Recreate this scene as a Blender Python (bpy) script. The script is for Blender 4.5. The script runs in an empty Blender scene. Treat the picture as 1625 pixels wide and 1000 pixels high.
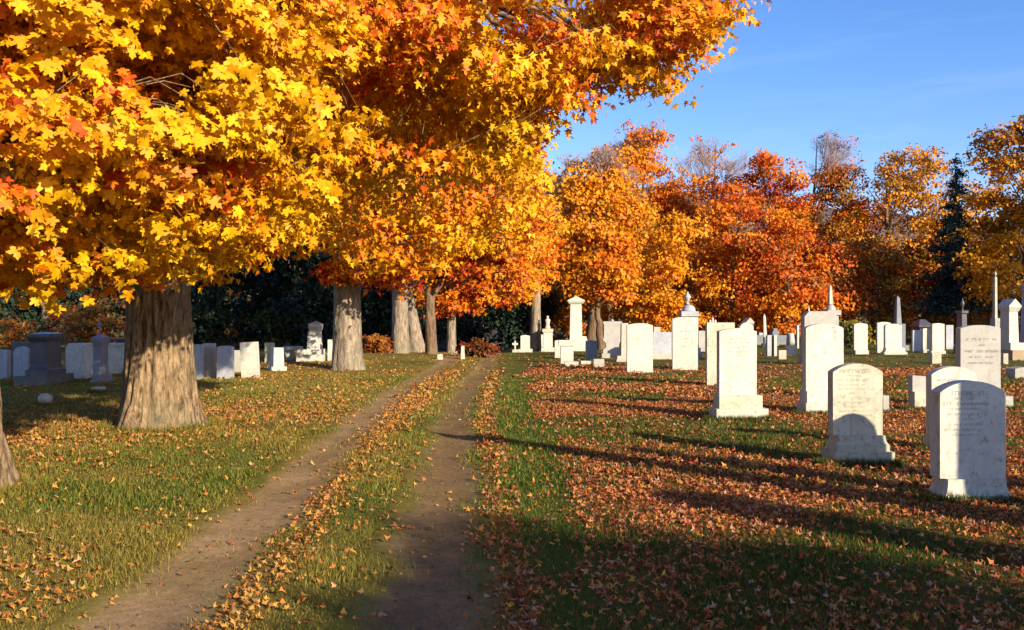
import bpy, bmesh, math, random
import numpy as np
from mathutils import Vector, Matrix, Euler
PI = math.pi
rnd = random.Random(11)
R = np.random.default_rng(7)
sc = bpy.context.scene
COL = sc.collection
EYE, F, CX, HY = 1.6, 1500.0, 812.5, 510.0      # eye height, focal length in photo pixels, centre column, horizon row
AZ, EL = math.radians(40.5), math.radians(18)
SUN = np.array([math.sin(AZ)*math.cos(EL), -math.cos(AZ)*math.cos(EL), math.sin(EL)])

# ------------------------------------------------------------ numeric helpers
def _h(ix, iy, s):
    v = np.sin(ix*127.1 + iy*311.7 + s*74.7)*43758.5453
    return v - np.floor(v)
def vn(x, y, s=0):
    x = np.asarray(x, float); y = np.asarray(y, float)
    ix, iy = np.floor(x), np.floor(y); fx, fy = x-ix, y-iy
    fx = fx*fx*(3-2*fx); fy = fy*fy*(3-2*fy)
    a = _h(ix, iy, s); b = _h(ix+1, iy, s); c = _h(ix, iy+1, s); d = _h(ix+1, iy+1, s)
    return (a*(1-fx)+b*fx)*(1-fy) + (c*(1-fx)+d*fx)*fy
def fbm(x, y, s=0, o=4):
    t = 0; a = .5; n = 0
    for i in range(o):
        t = t + a*vn(x*2**i, y*2**i, s+i*3.1); n += a; a *= .5
    return t/n
def ss(a, b, x):
    t = np.clip((np.asarray(x, float)-a)/(b-a), 0, 1); return t*t*(3-2*t)
def rutL(y): return -1.70 - .85*(1-np.exp(-np.asarray(y, float)/9)) + .10*np.sin(np.asarray(y, float)*.23)
def rutR(y): return rutL(y) + 1.50 + .0*y
def rutfac(x, y):
    e = (fbm(x*2.3, y*1.3, 5)-.5)*.42
    a = 1-ss(.17, .42, np.abs(x-rutL(y))+e); b = 1-ss(.12, .46, np.abs(x-rutR(y))+e)
    return np.maximum(a, b)
def zg(x, y):
    x = np.asarray(x, float); y = np.asarray(y, float)
    z = (fbm(x*.35, y*.35, 2, 3)-.5)*.10*ss(2, 14, y) + (fbm(x*2, y*2, 9, 2)-.5)*.025
    z = z - ss(45, 66, y)*1.3*np.exp(-((x+2.9)/2.9)**2) + .25*np.exp(-((x+7)/5)**2-((y-40)/12)**2)
    e = np.exp(-(((x-rutL(y))/.42)**2)) + np.exp(-(((x-rutR(y))/.42)**2))
    return z - .045*e*(1-ss(35, 50, y))
def zgf(x, y): return float(zg(x, y))
def at(px, py):
    d = EYE*F/(py-HY)
    for _ in range(6):
        x = (px-CX)/F*d
        d = (EYE-zgf(x, d))*F/(py-HY)
    return (px-CX)/F*d, d

def mesh_np(name, V, F_idx, per, mats=None, col=None, smooth=False, parent=None):
    """V (n,3); F_idx (m,per) int."""
    me = bpy.data.meshes.new(name)
    V = np.ascontiguousarray(V, dtype=np.float32); Fi = np.ascontiguousarray(F_idx, dtype=np.int32)
    me.vertices.add(len(V)); me.vertices.foreach_set('co', V.ravel())
    me.loops.add(Fi.size); me.loops.foreach_set('vertex_index', Fi.ravel())
    me.polygons.add(len(Fi)); me.polygons.foreach_set('loop_start', np.arange(0, Fi.size, per, dtype=np.int32))
    if col is not None:
        a = me.color_attributes.new('tint', 'FLOAT_COLOR', 'POINT')
        c = np.ones((len(V), 4), np.float32); c[:, :3] = col; a.data.foreach_set('color', c.ravel())
    me.update(calc_edges=True)
    if smooth: me.polygons.foreach_set('use_smooth', np.ones(len(Fi), bool))
    if mats: me.materials.append(mats)
    o = bpy.data.objects.new(name, me); COL.objects.link(o)
    if parent: o.parent = parent
    return o
def tag(o, label=None, cat=None, group=None, kind=None):
    if label: o['label'] = label
    if cat: o['category'] = cat
    if group: o['group'] = group
    if kind: o['kind'] = kind
    return o
def empty(name, loc, label, cat, group=None, rz=0, lean=(0, 0)):
    o = bpy.data.objects.new(name, None); COL.objects.link(o); o.location = loc
    o.rotation_euler = (lean[0], lean[1], rz); o.empty_display_size = .3
    return tag(o, label, cat, group)

# ------------------------------------------------------------ materials
def nodes(name):
    m = bpy.data.materials.new(name); m.use_nodes = True
    nt = m.node_tree; nt.nodes.clear()
    out = nt.nodes.new('ShaderNodeOutputMaterial')
    return m, nt, out
def N(nt, t, **kw):
    n = nt.nodes.new(t)
    for k, v in kw.items():
        if k.startswith('i_'): n.inputs[k[2:].replace('_', ' ')].default_value = v
        else: setattr(n, k, v)
    return n
def mixc(nt, fac, a, b, mode='MIX'):
    n = nt.nodes.new('ShaderNodeMix'); n.data_type = 'RGBA'; n.blend_type = mode
    for s, v in ((n.inputs[0], fac), (n.inputs[6], a), (n.inputs[7], b)):
        if hasattr(v, 'links') or isinstance(v, bpy.types.NodeSocket): nt.links.new(v, s)
        else: s.default_value = v if not isinstance(v, tuple) else (*v[:3], 1)
    return n.outputs[2]
def ramp(nt, src, pts):
    r = nt.nodes.new('ShaderNodeValToRGB'); nt.links.new(src, r.inputs[0])
    e = r.color_ramp.elements
    while len(e) < len(pts): e.new(.5)
    for i, (p, c) in enumerate(pts):
        e[i].position = p; e[i].color = (c, c, c, 1) if isinstance(c, (int, float)) else (*c, 1)
    return r.outputs[0]
def coords(nt, scale=(1, 1, 1)):
    t = nt.nodes.new('ShaderNodeTexCoord'); m = nt.nodes.new('ShaderNodeMapping')
    m.inputs['Scale'].default_value = scale; nt.links.new(t.outputs['Object'], m.inputs[0]); return m.outputs[0]
def noise(nt, vec, scale, detail=4, rough=.6, dist=0):
    n = N(nt, 'ShaderNodeTexNoise'); n.inputs['Scale'].default_value = scale; n.inputs['Detail'].default_value = detail
    n.inputs['Roughness'].default_value = rough; n.inputs['Distortion'].default_value = dist
    if vec: nt.links.new(vec, n.inputs['Vector'])
    return n.outputs[0]

def leaf_mat(name, transl=.38, rough=.55, spec=.25):
    m, nt, out = nodes(name)
    a = N(nt, 'ShaderNodeAttribute', attribute_name='tint')
    v = noise(nt, coords(nt), 22, 2)
    c = mixc(nt, ramp(nt, v, [(.35, 0), (.7, .35)]), a.outputs[0], (.25, .08, .01), 'MULTIPLY')
    p = N(nt, 'ShaderNodeBsdfPrincipled'); p.inputs['Roughness'].default_value = rough
    p.inputs['Specular IOR Level'].default_value = spec
    t = N(nt, 'ShaderNodeBsdfTranslucent'); mx = N(nt, 'ShaderNodeMixShader'); mx.inputs[0].default_value = transl
    nt.links.new(c, p.inputs['Base Color']); nt.links.new(a.outputs[0], t.inputs[0])
    nt.links.new(p.outputs[0], mx.inputs[1]); nt.links.new(t.outputs[0], mx.inputs[2]); nt.links.new(mx.outputs[0], out.inputs[0])
    return m
def bark_mat(name, c0, c1, scale=1.0):
    m, nt, out = nodes(name)
    v = coords(nt, (9*scale, 9*scale, 2.0*scale))
    n1 = noise(nt, v, 2.2, 6, .7, .6); n2 = noise(nt, coords(nt), 26, 4)
    big = noise(nt, coords(nt), 1.3, 3)
    f = ramp(nt, n1, [(.36, 0), (.60, 1)])
    c = mixc(nt, f, c0, c1)
    c = mixc(nt, ramp(nt, n2, [(.3, .0), (.75, .5)]), c, (c0[0]*1.2, c0[1]*1.25, c0[2]*1.2))
    c = mixc(nt, ramp(nt, big, [(.5, 0), (.75, .45)]), c, (.16, .17, .10))
    p = N(nt, 'ShaderNodeBsdfPrincipled'); p.inputs['Roughness'].default_value = .95; p.inputs['Specular IOR Level'].default_value = .1
    b = N(nt, 'ShaderNodeBump'); b.inputs['Strength'].default_value = .9; b.inputs['Distance'].default_value = .05
    nt.links.new(n1, b.inputs['Height']); nt.links.new(b.outputs[0], p.inputs['Normal'])
    nt.links.new(c, p.inputs['Base Color']); nt.links.new(p.outputs[0], out.inputs[0]); return m
def stone_mat(name, c, c2, stain=(.13, .12, .085), amt=.5, rough=.75, bump=.3):
    m, nt, out = nodes(name)
    tc = coords(nt); oi = N(nt, 'ShaderNodeObjectInfo')
    add = N(nt, 'ShaderNodeVectorMath', operation='ADD'); mul = N(nt, 'ShaderNodeVectorMath', operation='SCALE')
    cmb = N(nt, 'ShaderNodeCombineXYZ')
    for i in range(3): nt.links.new(oi.outputs['Random'], cmb.inputs[i])
    mul.inputs['Scale'].default_value = 37; nt.links.new(cmb.outputs[0], mul.inputs[0])
    nt.links.new(tc, add.inputs[0]); nt.links.new(mul.outputs[0], add.inputs[1])
    a = noise(nt, add.outputs[0], 3.2, 6, .65, .4); b_ = noise(nt, add.outputs[0], 17, 5, .7); g = noise(nt, add.outputs[0], 140, 2)
    mp = N(nt, 'ShaderNodeMapping'); mp.inputs['Scale'].default_value = (9, 9, .9); nt.links.new(add.outputs[0], mp.inputs[0])
    st = noise(nt, mp.outputs[0], 1.5, 5, .65)
    col = mixc(nt, ramp(nt, a, [(.35, 0), (.7, 1)]), c, c2)
    col = mixc(nt, ramp(nt, b_, [(.53, 0), (.74, amt)]), col, stain)
    col = mixc(nt, ramp(nt, st, [(.54, 0), (.80, amt*.6)]), col, stain)
    # green-grey lichen and soil splash low on the stone (a property of the stone's foot)
    sx = N(nt, 'ShaderNodeSeparateXYZ'); nt.links.new(tc, sx.inputs[0])
    mr = N(nt, 'ShaderNodeMapRange'); mr.inputs[1].default_value = .0; mr.inputs[2].default_value = .35; mr.inputs[3].default_value = .55; mr.inputs[4].default_value = 0
    nt.links.new(sx.outputs[2], mr.inputs[0])
    mm = N(nt, 'ShaderNodeMath', operation='MULTIPLY'); nt.links.new(mr.outputs[0], mm.inputs[0]); nt.links.new(ramp(nt, b_, [(.35, 0), (.6, 1)]), mm.inputs[1])
    col = mixc(nt, mm.outputs[0], col, (.28, .26, .17))
    p = N(nt, 'ShaderNodeBsdfPrincipled'); p.inputs['Roughness'].default_value = rough; p.inputs['Specular IOR Level'].default_value = .25
    b = N(nt, 'ShaderNodeBump'); b.inputs['Strength'].default_value = bump; b.inputs['Distance'].default_value = .008
    ad = N(nt, 'ShaderNodeMath', operation='ADD'); nt.links.new(b_, ad.inputs[0]); nt.links.new(g, ad.inputs[1])
    nt.links.new(ad.outputs[0], b.inputs['Height']); nt.links.new(b.outputs[0], p.inputs['Normal'])
    nt.links.new(col, p.inputs['Base Color']); nt.links.new(p.outputs[0], out.inputs[0]); return m
def attr_mat(name, rough=.95, fine=((26, .45), (90, .35)), bump=.5, dist=.03, green=False):
    m, nt, out = nodes(name)
    a = N(nt, 'ShaderNodeAttribute', attribute_name='tint'); c = a.outputs[0]
    tc = coords(nt)
    hs = []
    for s, k in fine:
        n = noise(nt, tc, s, 5, .7); hs.append(n)
        c = mixc(nt, 1.0, c, ramp(nt, n, [(.3, 1-k), (.7, 1+k*.7)]), 'MULTIPLY')
    p = N(nt, 'ShaderNodeBsdfPrincipled'); p.inputs['Roughness'].default_value = rough; p.inputs['Specular IOR Level'].default_value = .1
    b = N(nt, 'ShaderNodeBump'); b.inputs['Strength'].default_value = bump; b.inputs['Distance'].default_value = dist
    nt.links.new(hs[0], b.inputs['Height']); nt.links.new(b.outputs[0], p.inputs['Normal'])
    nt.links.new(c, p.inputs['Base Color']); nt.links.new(p.outputs[0], out.inputs[0]); return m

M_LEAF = leaf_mat('maple_leaf', .27); M_FAR = leaf_mat('autumn_foliage', .25); M_DARKLEAF = leaf_mat('evergreen_foliage', .12, .6)
M_LITTER = leaf_mat('fallen_leaf', .12, .8, .08); M_GRASS = leaf_mat('grass_blade', .25, .6, .2)
M_BARK = bark_mat('maple_bark', (.07, .045, .026), (.40, .275, .155)); M_BARK2 = bark_mat('grey_bark', (.10, .08, .06), (.38, .30, .22), .6)
M_DBARK = bark_mat('brown_bark', (.07, .045, .03), (.24, .15, .09), .6); M_TWIG = bark_mat('bare_twig', (.26, .19, .19), (.46, .36, .38), 1)
WHITE = stone_mat('white_marble', (.58, .56, .48), (.44, .42, .36), amt=.8)
CREAM = stone_mat('lichened_marble', (.52, .49, .38), (.36, .34, .25), amt=.9)
BLUEW = stone_mat('veined_marble', (.42, .43, .46), (.30, .32, .36), amt=.6)
GREY = stone_mat('grey_granite', (.40, .385, .35), (.33, .315, .29), amt=.4)
DGREY = stone_mat('slate_granite', (.20, .21, .24), (.14, .15, .18), amt=.2, rough=.5)
DARK = stone_mat('dark_granite', (.10, .10, .11), (.06, .06, .075), amt=.15, rough=.35)
PINK = stone_mat('pink_granite', (.58, .44, .36), (.46, .34, .28), amt=.3)
BROWN = stone_mat('brown_granite', (.40, .28, .18), (.30, .20, .13), amt=.3)
INK, _nt, _o = nodes('worn_lettering')
_p = N(_nt, 'ShaderNodeBsdfPrincipled'); _p.inputs['Base Color'].default_value = (.36, .34, .25, 1); _p.inputs['Roughness'].default_value = .9
_nt.links.new(_p.outputs[0], _o.inputs[0])

# ------------------------------------------------------------ ground colour fields
def litter_density(x, y):
    n = fbm(x*.55, y*.30, 21); n2 = fbm(x*1.7, y*.8, 33); e = (n2-.5)*.5
    right = ss(.30, .62, x+e*.8)*(.22+.78*ss(.38, .55, n))*(1-ss(27, 36, y))
    near = ss(5.5, 8, y)
    right = right*(.55+.45*near)
    green = 1-.85*ss(.50, .62, fbm(x*.4+9, y*.35, 61))*ss(8, 12, y)
    right = right*green*(1-.55*ss(9, 16, x))
    strip = np.exp(-((x-(rutR(y)+.52+e*.3))/.16)**2)*(1-ss(24, 34, y))*(.5+.5*ss(.35, .6, n2))
    hump = np.exp(-((x-(rutL(y)+.46+e*.25))/(.17+.02*np.clip(y-8, 0, 14)))**2)*(1-ss(24, 32, y))*(.35+.65*ss(10, 13, y)+.25*(y < 9))
    left = ss(0.3, .8, rutL(y)-x)*(.022+.22*ss(.52, .70, fbm(x*.55+y*.2, y*.5-x*.2, 47)))*(1-ss(26, 40, y))
    pool = .60*np.exp(-((x+6.6)/2.1)**2-((y-12.6)/2.4)**2) + .35*np.exp(-((x+4.5)/3)**2-((y-17)/2.5)**2)
    base = .02*(1-ss(40, 60, y))
    mid = .05*(np.abs(x-rutL(y)-.75) < 1.3)
    d = np.maximum.reduce([right, strip, hump, left, pool*ss(.2, .5, n2+.2), mid*np.ones_like(right)]) + base
    d = np.maximum(d, .10*ss(.0, .3, x)*(1-ss(26, 34, y))); d = d*(1-.72*rutfac(x, y)*(x < rutR(y)+.3))
    return np.clip(d, 0, 1)
def straw(x, y):
    return np.clip((.25+.75*ss(.36, .58, fbm(x*.6, y*.35, 71))) * ss(-.4, 2.0, -x)*.72 + .15*ss(.45, .7, fbm(x*.9, y*.5, 75)) + .25*ss(22, 34, y), 0, 1)
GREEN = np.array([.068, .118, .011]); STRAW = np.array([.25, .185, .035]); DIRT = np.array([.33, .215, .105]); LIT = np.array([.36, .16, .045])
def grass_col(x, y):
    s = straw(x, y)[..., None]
    s2 = ss(-.2, 1.0, x)[..., None]; return (GREEN*(1-.35*s2))*(1-s)+STRAW*s  # right-hand green darkened to deepen the shade lying there
def ground_col(x, y):
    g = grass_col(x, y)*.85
    d = litter_density(x, y)[..., None]
    c = g*(1-.75*d)+LIT*.75*d*.8
    r = rutfac(x, y)[..., None]*.8
    hump = (np.exp(-((x-(rutL(y)+rutR(y))/2)/.6)**2)*.35*ss(5, 12, y))[..., None]
    c = c*(1-hump)+(STRAW*.85)*hump
    c = c*(1-r)+DIRT*r
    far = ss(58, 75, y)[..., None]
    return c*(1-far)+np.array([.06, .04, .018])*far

def axis(a, b, fine, lo, hi, n):
    mid = np.arange(a, b, fine)
    return np.concatenate([a-np.geomspace(.3, a-lo, n)[::-1], mid, b+np.geomspace(.3, hi-b, n)])
xs = axis(-9, 11, .10, -700, 700, 60)
ys = np.concatenate([np.linspace(-60, 2.5, 20), np.arange(3, 14, .09), np.arange(14, 30, .18), np.arange(30, 60, .4), 60+np.geomspace(1, 1900, 50)])
gx, gy = np.meshgrid(xs, ys); nx, ny = len(xs), len(ys)
V = np.stack([gx, gy, zg(gx, gy)-.006], -1).reshape(-1, 3)
i = (np.arange(ny-1)[:, None]*nx + np.arange(nx-1)[None, :]).ravel()
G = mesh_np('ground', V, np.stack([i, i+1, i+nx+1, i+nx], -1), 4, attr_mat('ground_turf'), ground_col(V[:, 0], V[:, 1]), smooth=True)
tag(G, kind='structure')

# worn wheel tracks
def track():
    Vs, Fs, Cs, n0 = [], [], [], 0
    for rf, s in ((rutL, 1), (rutR, 2)):
        yy = np.arange(2.6, 40, .09); m = 23; c = rf(yy); L = len(yy); hw = .54-.12*ss(18, 34, yy)
        for k in range(m):
            t = k/(m-1)*2-1
            x = c+hw*t
            e = .54+.32*(fbm(x*2.4, yy*.8, 81+s)-.5)*2+.25*(fbm(x*9, yy*5, 87+s)-.5)*2
            body = 1-ss(e-.28, e+.10, np.abs(t)+0*yy)
            Vs.append(np.stack([x, yy, zg(x, yy)+.006-.020*ss(.8, 1.0, abs(t))], -1))
            n = fbm(x*4, yy*1.6, 90)[:, None]; d = (DIRT if s == 1 else np.array([.21, .13, .06]))*(.70+.6*n)  # right rut: browner soil, with foreground shade also mixed into its colour
            g = np.clip(ss(.50, .64, fbm(x*2.6, yy*1.1, 96))*.45+.55*ss(15 if s == 1 else 9, 30 if s == 1 else 19, yy), 0, 1)[:, None]
            d = d*(1-g)+np.array([.22, .155, .05])*g
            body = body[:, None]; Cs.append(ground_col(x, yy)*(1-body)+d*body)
        for k in range(m-1):
            a = n0+k*L+np.arange(L-1)
            Fs.append(np.stack([a, a+L, a+L+1, a+1], -1))
        n0 += m*L
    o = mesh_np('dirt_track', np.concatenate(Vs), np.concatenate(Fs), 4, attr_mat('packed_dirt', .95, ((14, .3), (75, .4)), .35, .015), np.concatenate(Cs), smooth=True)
    tag(o, kind='structure')
track()

# ------------------------------------------------------------ leaf cards
def half(pts):
    r = pts + [(-x, y) for x, y in reversed(pts) if x > 0]
    return np.array(r)
L_FULL = half([(0, 0), (.20, -.08), (.47, .02), (.32, .17), (.62, .36), (.60, .58), (.37, .52), (.17, .45), (.25, .74), (.10, .77), (0, 1.02)])
L_MID = half([(0, 0), (.45, -.04), (.26, .18), (.62, .52), (.16, .46), (.16, .76), (0, 1.02)])
L_LOW = half([(0, 0), (.55, .30), (.2, .5), (0, 1.0)])
L_QUAD = np.array([(0, 0), (.45, .45), (0, 1.), (-.45, .5)])
def nrm(a): return a/np.maximum(np.linalg.norm(a, axis=-1, keepdims=True), 1e-9)
def leaves(P, Nn, T, size, col, shape, fold=.18, curl=.22):
    """batch of leaves -> verts, tris, colours"""
    n = len(P); Nn = nrm(Nn); T = nrm(T-(T*Nn).sum(-1, keepdims=True)*Nn); S = np.cross(T, Nn)
    o = shape; m = len(o)
    loc = np.zeros((m+1, 2)); loc[1:] = o; loc[0] = (0, .36 if m > 4 else .5)
    x = loc[:, 0][None, :]*R.uniform(.85, 1.15, (n, 1)); y = np.repeat(loc[:, 1][None, :], n, 0)
    fo = R.uniform(-.3, 1, (n, 1))*fold*2; cu = R.uniform(-.4, 1, (n, 1))*curl*2
    z = np.abs(x)*fo - (y-.3)**2*cu
    s = size[:, None]
    V = P[:, None, :] + (x*s)[..., None]*S[:, None, :] + (y*s)[..., None]*T[:, None, :] + (z*s)[..., None]*Nn[:, None, :]
    if m == 4:
        V = V[:, 1:]; base = (np.arange(n)*4)[:, None]
        Fi = np.concatenate([base+np.array([0, 1, 2]), base+np.array([0, 2, 3])])
        return V.reshape(-1, 3), Fi, np.repeat(col, 4, 0)
    k = np.arange(m); tri = np.stack([np.zeros(m, int), 1+k, 1+(k+1) % m], -1)
    Fi = (np.arange(n)*(m+1))[:, None, None]+tri[None]
    return V.reshape(-1, 3), Fi.reshape(-1, 3), np.repeat(col, m+1, 0)

# ------------------------------------------------------------ fallen leaves and grass
def infrust(x, y, m=1.0): return np.abs(x) < y*.56+m
def scatter(y0, y1, dens, fn=None):
    w = y1*.56+1; n = int(2*w*(y1-y0)*dens)
    x = R.uniform(-w, w, n); y = R.uniform(y0, y1, n)
    k = infrust(x, y)
    if fn is not None: k &= R.random(n) < fn(x, y)
    return x[k], y[k]
def pick(pal, n, w=None):
    pal = np.array(pal, float); w = None if w is None else np.array(w)/sum(w)
    return pal[R.choice(len(pal), n, p=w)]
Vs, Fs, Cs, n0 = [], [], [], 0
for (y0, y1, dens, shp, sz) in ((3.2, 9, 360, L_MID, .043), (3.2, 9, 420, L_LOW, .045), (9, 20, 440, L_LOW, .058), (20, 50, 200, L_QUAD, .080)):
    x, y = scatter(y0, y1, dens, litter_density); n = len(x)
    P = np.stack([x, y, zg(x, y)+R.uniform(.006, .035, n)], -1)
    tilt = .34
    Nn = np.stack([R.normal(0, tilt, n), R.normal(-.12, tilt, n), np.ones(n)], -1)
    a = R.uniform(0, 2*PI, n); T = np.stack([np.cos(a), np.sin(a), R.normal(0, .1, n)], -1)
    right = (x > -.4)
    cr = pick([(.56, .22, .07), (.50, .17, .05), (.38, .10, .035), (.56, .28, .16), (.26, .08, .035), (.60, .29, .05), (.42, .06, .035)], n, [4, 4, 3, 3, 3, 1.5, 1])
    cl = pick([(.60, .32, .07), (.58, .22, .05), (.42, .16, .045), (.56, .33, .15), (.32, .11, .04)], n, [4, 3, 2, 1.5, 1])
    c = np.where(right[:, None], cr*1.02, cl)*R.uniform(.7, 1.15, (n, 1))
    v, f, c = leaves(P, Nn, T, R.uniform(.5, 1.2, n)*sz, c, shp, .7, 1.1)
    Vs.append(v); Fs.append(f+n0); Cs.append(c); n0 += len(v)
tag(mesh_np('fallen_leaves', np.concatenate(Vs), np.concatenate(Fs), 3, M_LITTER, np.concatenate(Cs)), kind='stuff')

Vs, Cs, Hn = [], [], 0
STONE_FEET = []   # filled from the stone table below
def grass_patch(x, y, h, w):
    n = len(x)
    z = zg(x, y); a = R.uniform(0, 2*PI, n); b = R.uniform(0, 2*PI, n); ln = R.uniform(.1, .9, n)*h
    p0 = np.stack([x-np.cos(a)*w, y-np.sin(a)*w, z-.01], -1); p1 = np.stack([x+np.cos(a)*w, y+np.sin(a)*w, z-.01], -1)
    p2 = np.stack([x+np.cos(b)*ln, y+np.sin(b)*ln, z+h], -1)
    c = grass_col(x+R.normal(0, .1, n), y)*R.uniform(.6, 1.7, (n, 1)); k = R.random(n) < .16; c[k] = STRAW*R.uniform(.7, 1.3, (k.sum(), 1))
    Vs.append(np.stack([p0, p1, p2], 1).reshape(-1, 3)); Cs.append(np.repeat(c, 3, 0))
gf = lambda x, y: (1-.97*rutfac(x, y))*(1-.35*litter_density(x, y))
for y0, y1, dens, hh, ww in ((3.2, 8, 2600, .042, .0035), (8, 14, 1300, .045, .006), (14, 28, 380, .05, .011)):
    x, y = scatter(y0, y1, dens, gf); grass_patch(x, y, R.uniform(.3, 1.0, len(x))*hh*(.45+1.3*ss(.35, .7, fbm(x*1.6, y*1.3, 140))), ww)

# loose gravel in the wheel tracks
x, y = scatter(3.5, 14, 130, lambda x, y: np.clip(rutfac(x, y), 0, 1)*.8); n = len(x); h = R.uniform(.003, .011, n)**1.0*R.choice([1, 1, 1, 1.9], n)
tpl = np.array([(1, 0, 0), (.2, .9, 0), (-.9, .4, 0), (-.6, -.8, 0), (.5, -.8, 0), (.1, 0, .8)]); an = R.uniform(0, 2*PI, n)
rx = tpl[None, :, 0]*np.cos(an)[:, None]-tpl[None, :, 1]*np.sin(an)[:, None]; ry = tpl[None, :, 0]*np.sin(an)[:, None]+tpl[None, :, 1]*np.cos(an)[:, None]
Pv = np.stack([x[:, None]+rx*h[:, None], y[:, None]+ry*h[:, None], (zg(x, y)+.006)[:, None]+tpl[None, :, 2]*h[:, None]], -1)
Ft = np.array([(i, (i+1) % 5, 5) for i in range(5)]); Fg = (np.arange(n)*6)[:, None, None]+Ft[None]
tag(mesh_np('gravel', Pv.reshape(-1, 3), Fg.reshape(-1, 3), 3, attr_mat('gravel_stone', .9, ((30, .3),), .2, .005), np.repeat(pick([(.13, .095, .06), (.10, .07, .045), (.17, .13, .09)], n), 6, 0)), kind='stuff')

# ------------------------------------------------------------ headstones
def bm_obj(name, bm, mat, parent, smooth=False, bevel=0, segs=2):
    if bevel:
        es = [e for e in bm.edges if len(e.link_faces) == 2 and e.calc_face_angle(0) > .45]
        bmesh.ops.bevel(bm, geom=es, offset=bevel, segments=segs, affect='EDGES', profile=.5)
    bmesh.ops.recalc_face_normals(bm, faces=bm.faces)
    me = bpy.data.meshes.new(name); bm.to_mesh(me); bm.free(); me.materials.append(mat)
    if smooth: me.polygons.foreach_set('use_smooth', [True]*len(me.polygons))
    o = bpy.data.objects.new(name, me); COL.objects.link(o); o.parent = parent; return o
def prism(bm, prof, y0, y1, x0=0, z0=0):
    """closed (x,z) outline extruded in y"""
    a = [bm.verts.new((x0+x, y0, z0+z)) for x, z in prof]; b = [bm.verts.new((x0+x, y1, z0+z)) for x, z in prof]
    bm.faces.new(a); bm.faces.new(b[::-1]); n = len(prof)
    for i in range(n): bm.faces.new((a[i], b[i], b[(i+1) % n], a[(i+1) % n]))
def loft(bm, rings):
    """rings of rectangles (hx, hy, z) with centre at x0"""
    vs = []
    for hx, hy, z, x0 in rings:
        vs.append([bm.verts.new((x0+sx*hx, sy*hy, z)) for sx, sy in ((-1, -1), (1, -1), (1, 1), (-1, 1))])
    bm.faces.new(vs[0][::-1]); bm.faces.new(vs[-1])
    for a, b in zip(vs, vs[1:]):
        for i in range(4): bm.faces.new((a[i], a[(i+1) % 4], b[(i+1) % 4], b[i]))
def lathe(bm, prof, x0=0, seg=20, z0=0):
    rings = []
    for r, z in prof:
        rings.append([bm.verts.new((x0+r*math.cos(2*PI*i/seg), r*math.sin(2*PI*i/seg), z0+z)) for i in range(seg)])
    bm.faces.new(rings[0][::-1]); bm.faces.new(rings[-1])
    for a, b in zip(rings, rings[1:]):
        for i in range(seg): bm.faces.new((a[i], a[(i+1) % seg], b[(i+1) % seg], b[i]))
def top_profile(kind, w, h):
    hw = w/2; P = [(-hw, 0)]
    def arc(xa, za, zt, n=14):   # segmental arch between +-xa from za to crown zt
        r = zt-za; R_ = (xa*xa+r*r)/(2*r); cz = zt-R_; a0 = math.asin(min(1, xa/R_))
        if r > xa: a0 = PI-a0
        return [(-R_*math.sin(a0-2*a0*i/n), cz+R_*math.cos(a0-2*a0*i/n)) for i in range(n+1)]
    if kind == 'flat': P += [(-hw, h), (hw, h)]
    elif kind == 'arc': P += arc(hw, h-w*.17, h)
    elif kind == 'low': P += arc(hw, h-w*.08, h)
    elif kind == 'round': P += arc(hw, h-w*.42, h)
    elif kind == 'gable': P += [(-hw, h-w*.18), (0, h), (hw, h-w*.18)]
    elif kind == 'clip': P += [(-hw, h-w*.16), (-hw*.72, h), (hw*.72, h), (hw, h-w*.16)]
    elif kind == 'shoulder': P += [(-hw, h-w*.13)] + [(-hw*.96+0, h-w*.10)] + arc(hw*.84, h-w*.07, h) + [(hw*.96, h-w*.10), (hw, h-w*.13)]
    elif kind == 'slant': P += [(-hw*1.0, h), (hw, h*.93)]
    P += [(hw, 0)]
    return P
def lettering(root, w, z_lo, z_hi, yf, rows, seed, fill=.7):
    r = random.Random(seed); bm = bmesh.new()
    for k, (fr, hgt) in enumerate(rows):
        z = z_hi-(z_hi-z_lo)*(k+.5)/len(rows); x = -w*fr/2
        while x < w*fr/2:
            cw = hgt*r.uniform(.45, .8)
            if r.random() < .82:
                st = hgt*.11; kind = r.randrange(5); z1, z0 = z+hgt/2, z-hgt/2
                def q(a, b, c, d):
                    vs = [bm.verts.new((p[0], yf, p[1])) for p in (a, b, c, d)]; bm.faces.new(vs)
                q((x, z0), (x+st, z0), (x+st, z1), (x, z1))
                if kind in (0, 2, 4): q((x+cw-st, z0), (x+cw, z0), (x+cw, z1-st*1.02), (x+cw-st, z1-st*1.02))
                if kind in (1, 2, 3): q((x+st*1.02, z1-st), (x+cw, z1-st), (x+cw, z1), (x+st*1.02, z1))
                if kind in (0, 3): q((x+st*1.02, z-st/2), (x+cw-st*1.02, z-st/2), (x+cw-st*1.02, z+st/2), (x+st*1.02, z+st/2))
            x += cw+hgt*.18
    bmesh.ops.solidify(bm, geom=bm.faces[:], thickness=.0012)
    return bm_obj('inscription', bm, INK, root)
def urn_profile(r, h):
    return [(r*.55, 0), (r*.6, h*.06), (r*.25, h*.12), (r*.22, h*.22), (r*.5, h*.32), (r*.85, h*.5), (r*.9, h*.62), (r*.55, h*.70), (r*.62, h*.74), (r*.4, h*.80), (r*.2, h*.84), (r*.26, h*.91), (r*.14, h*.97), (r*.02, h)]
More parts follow.
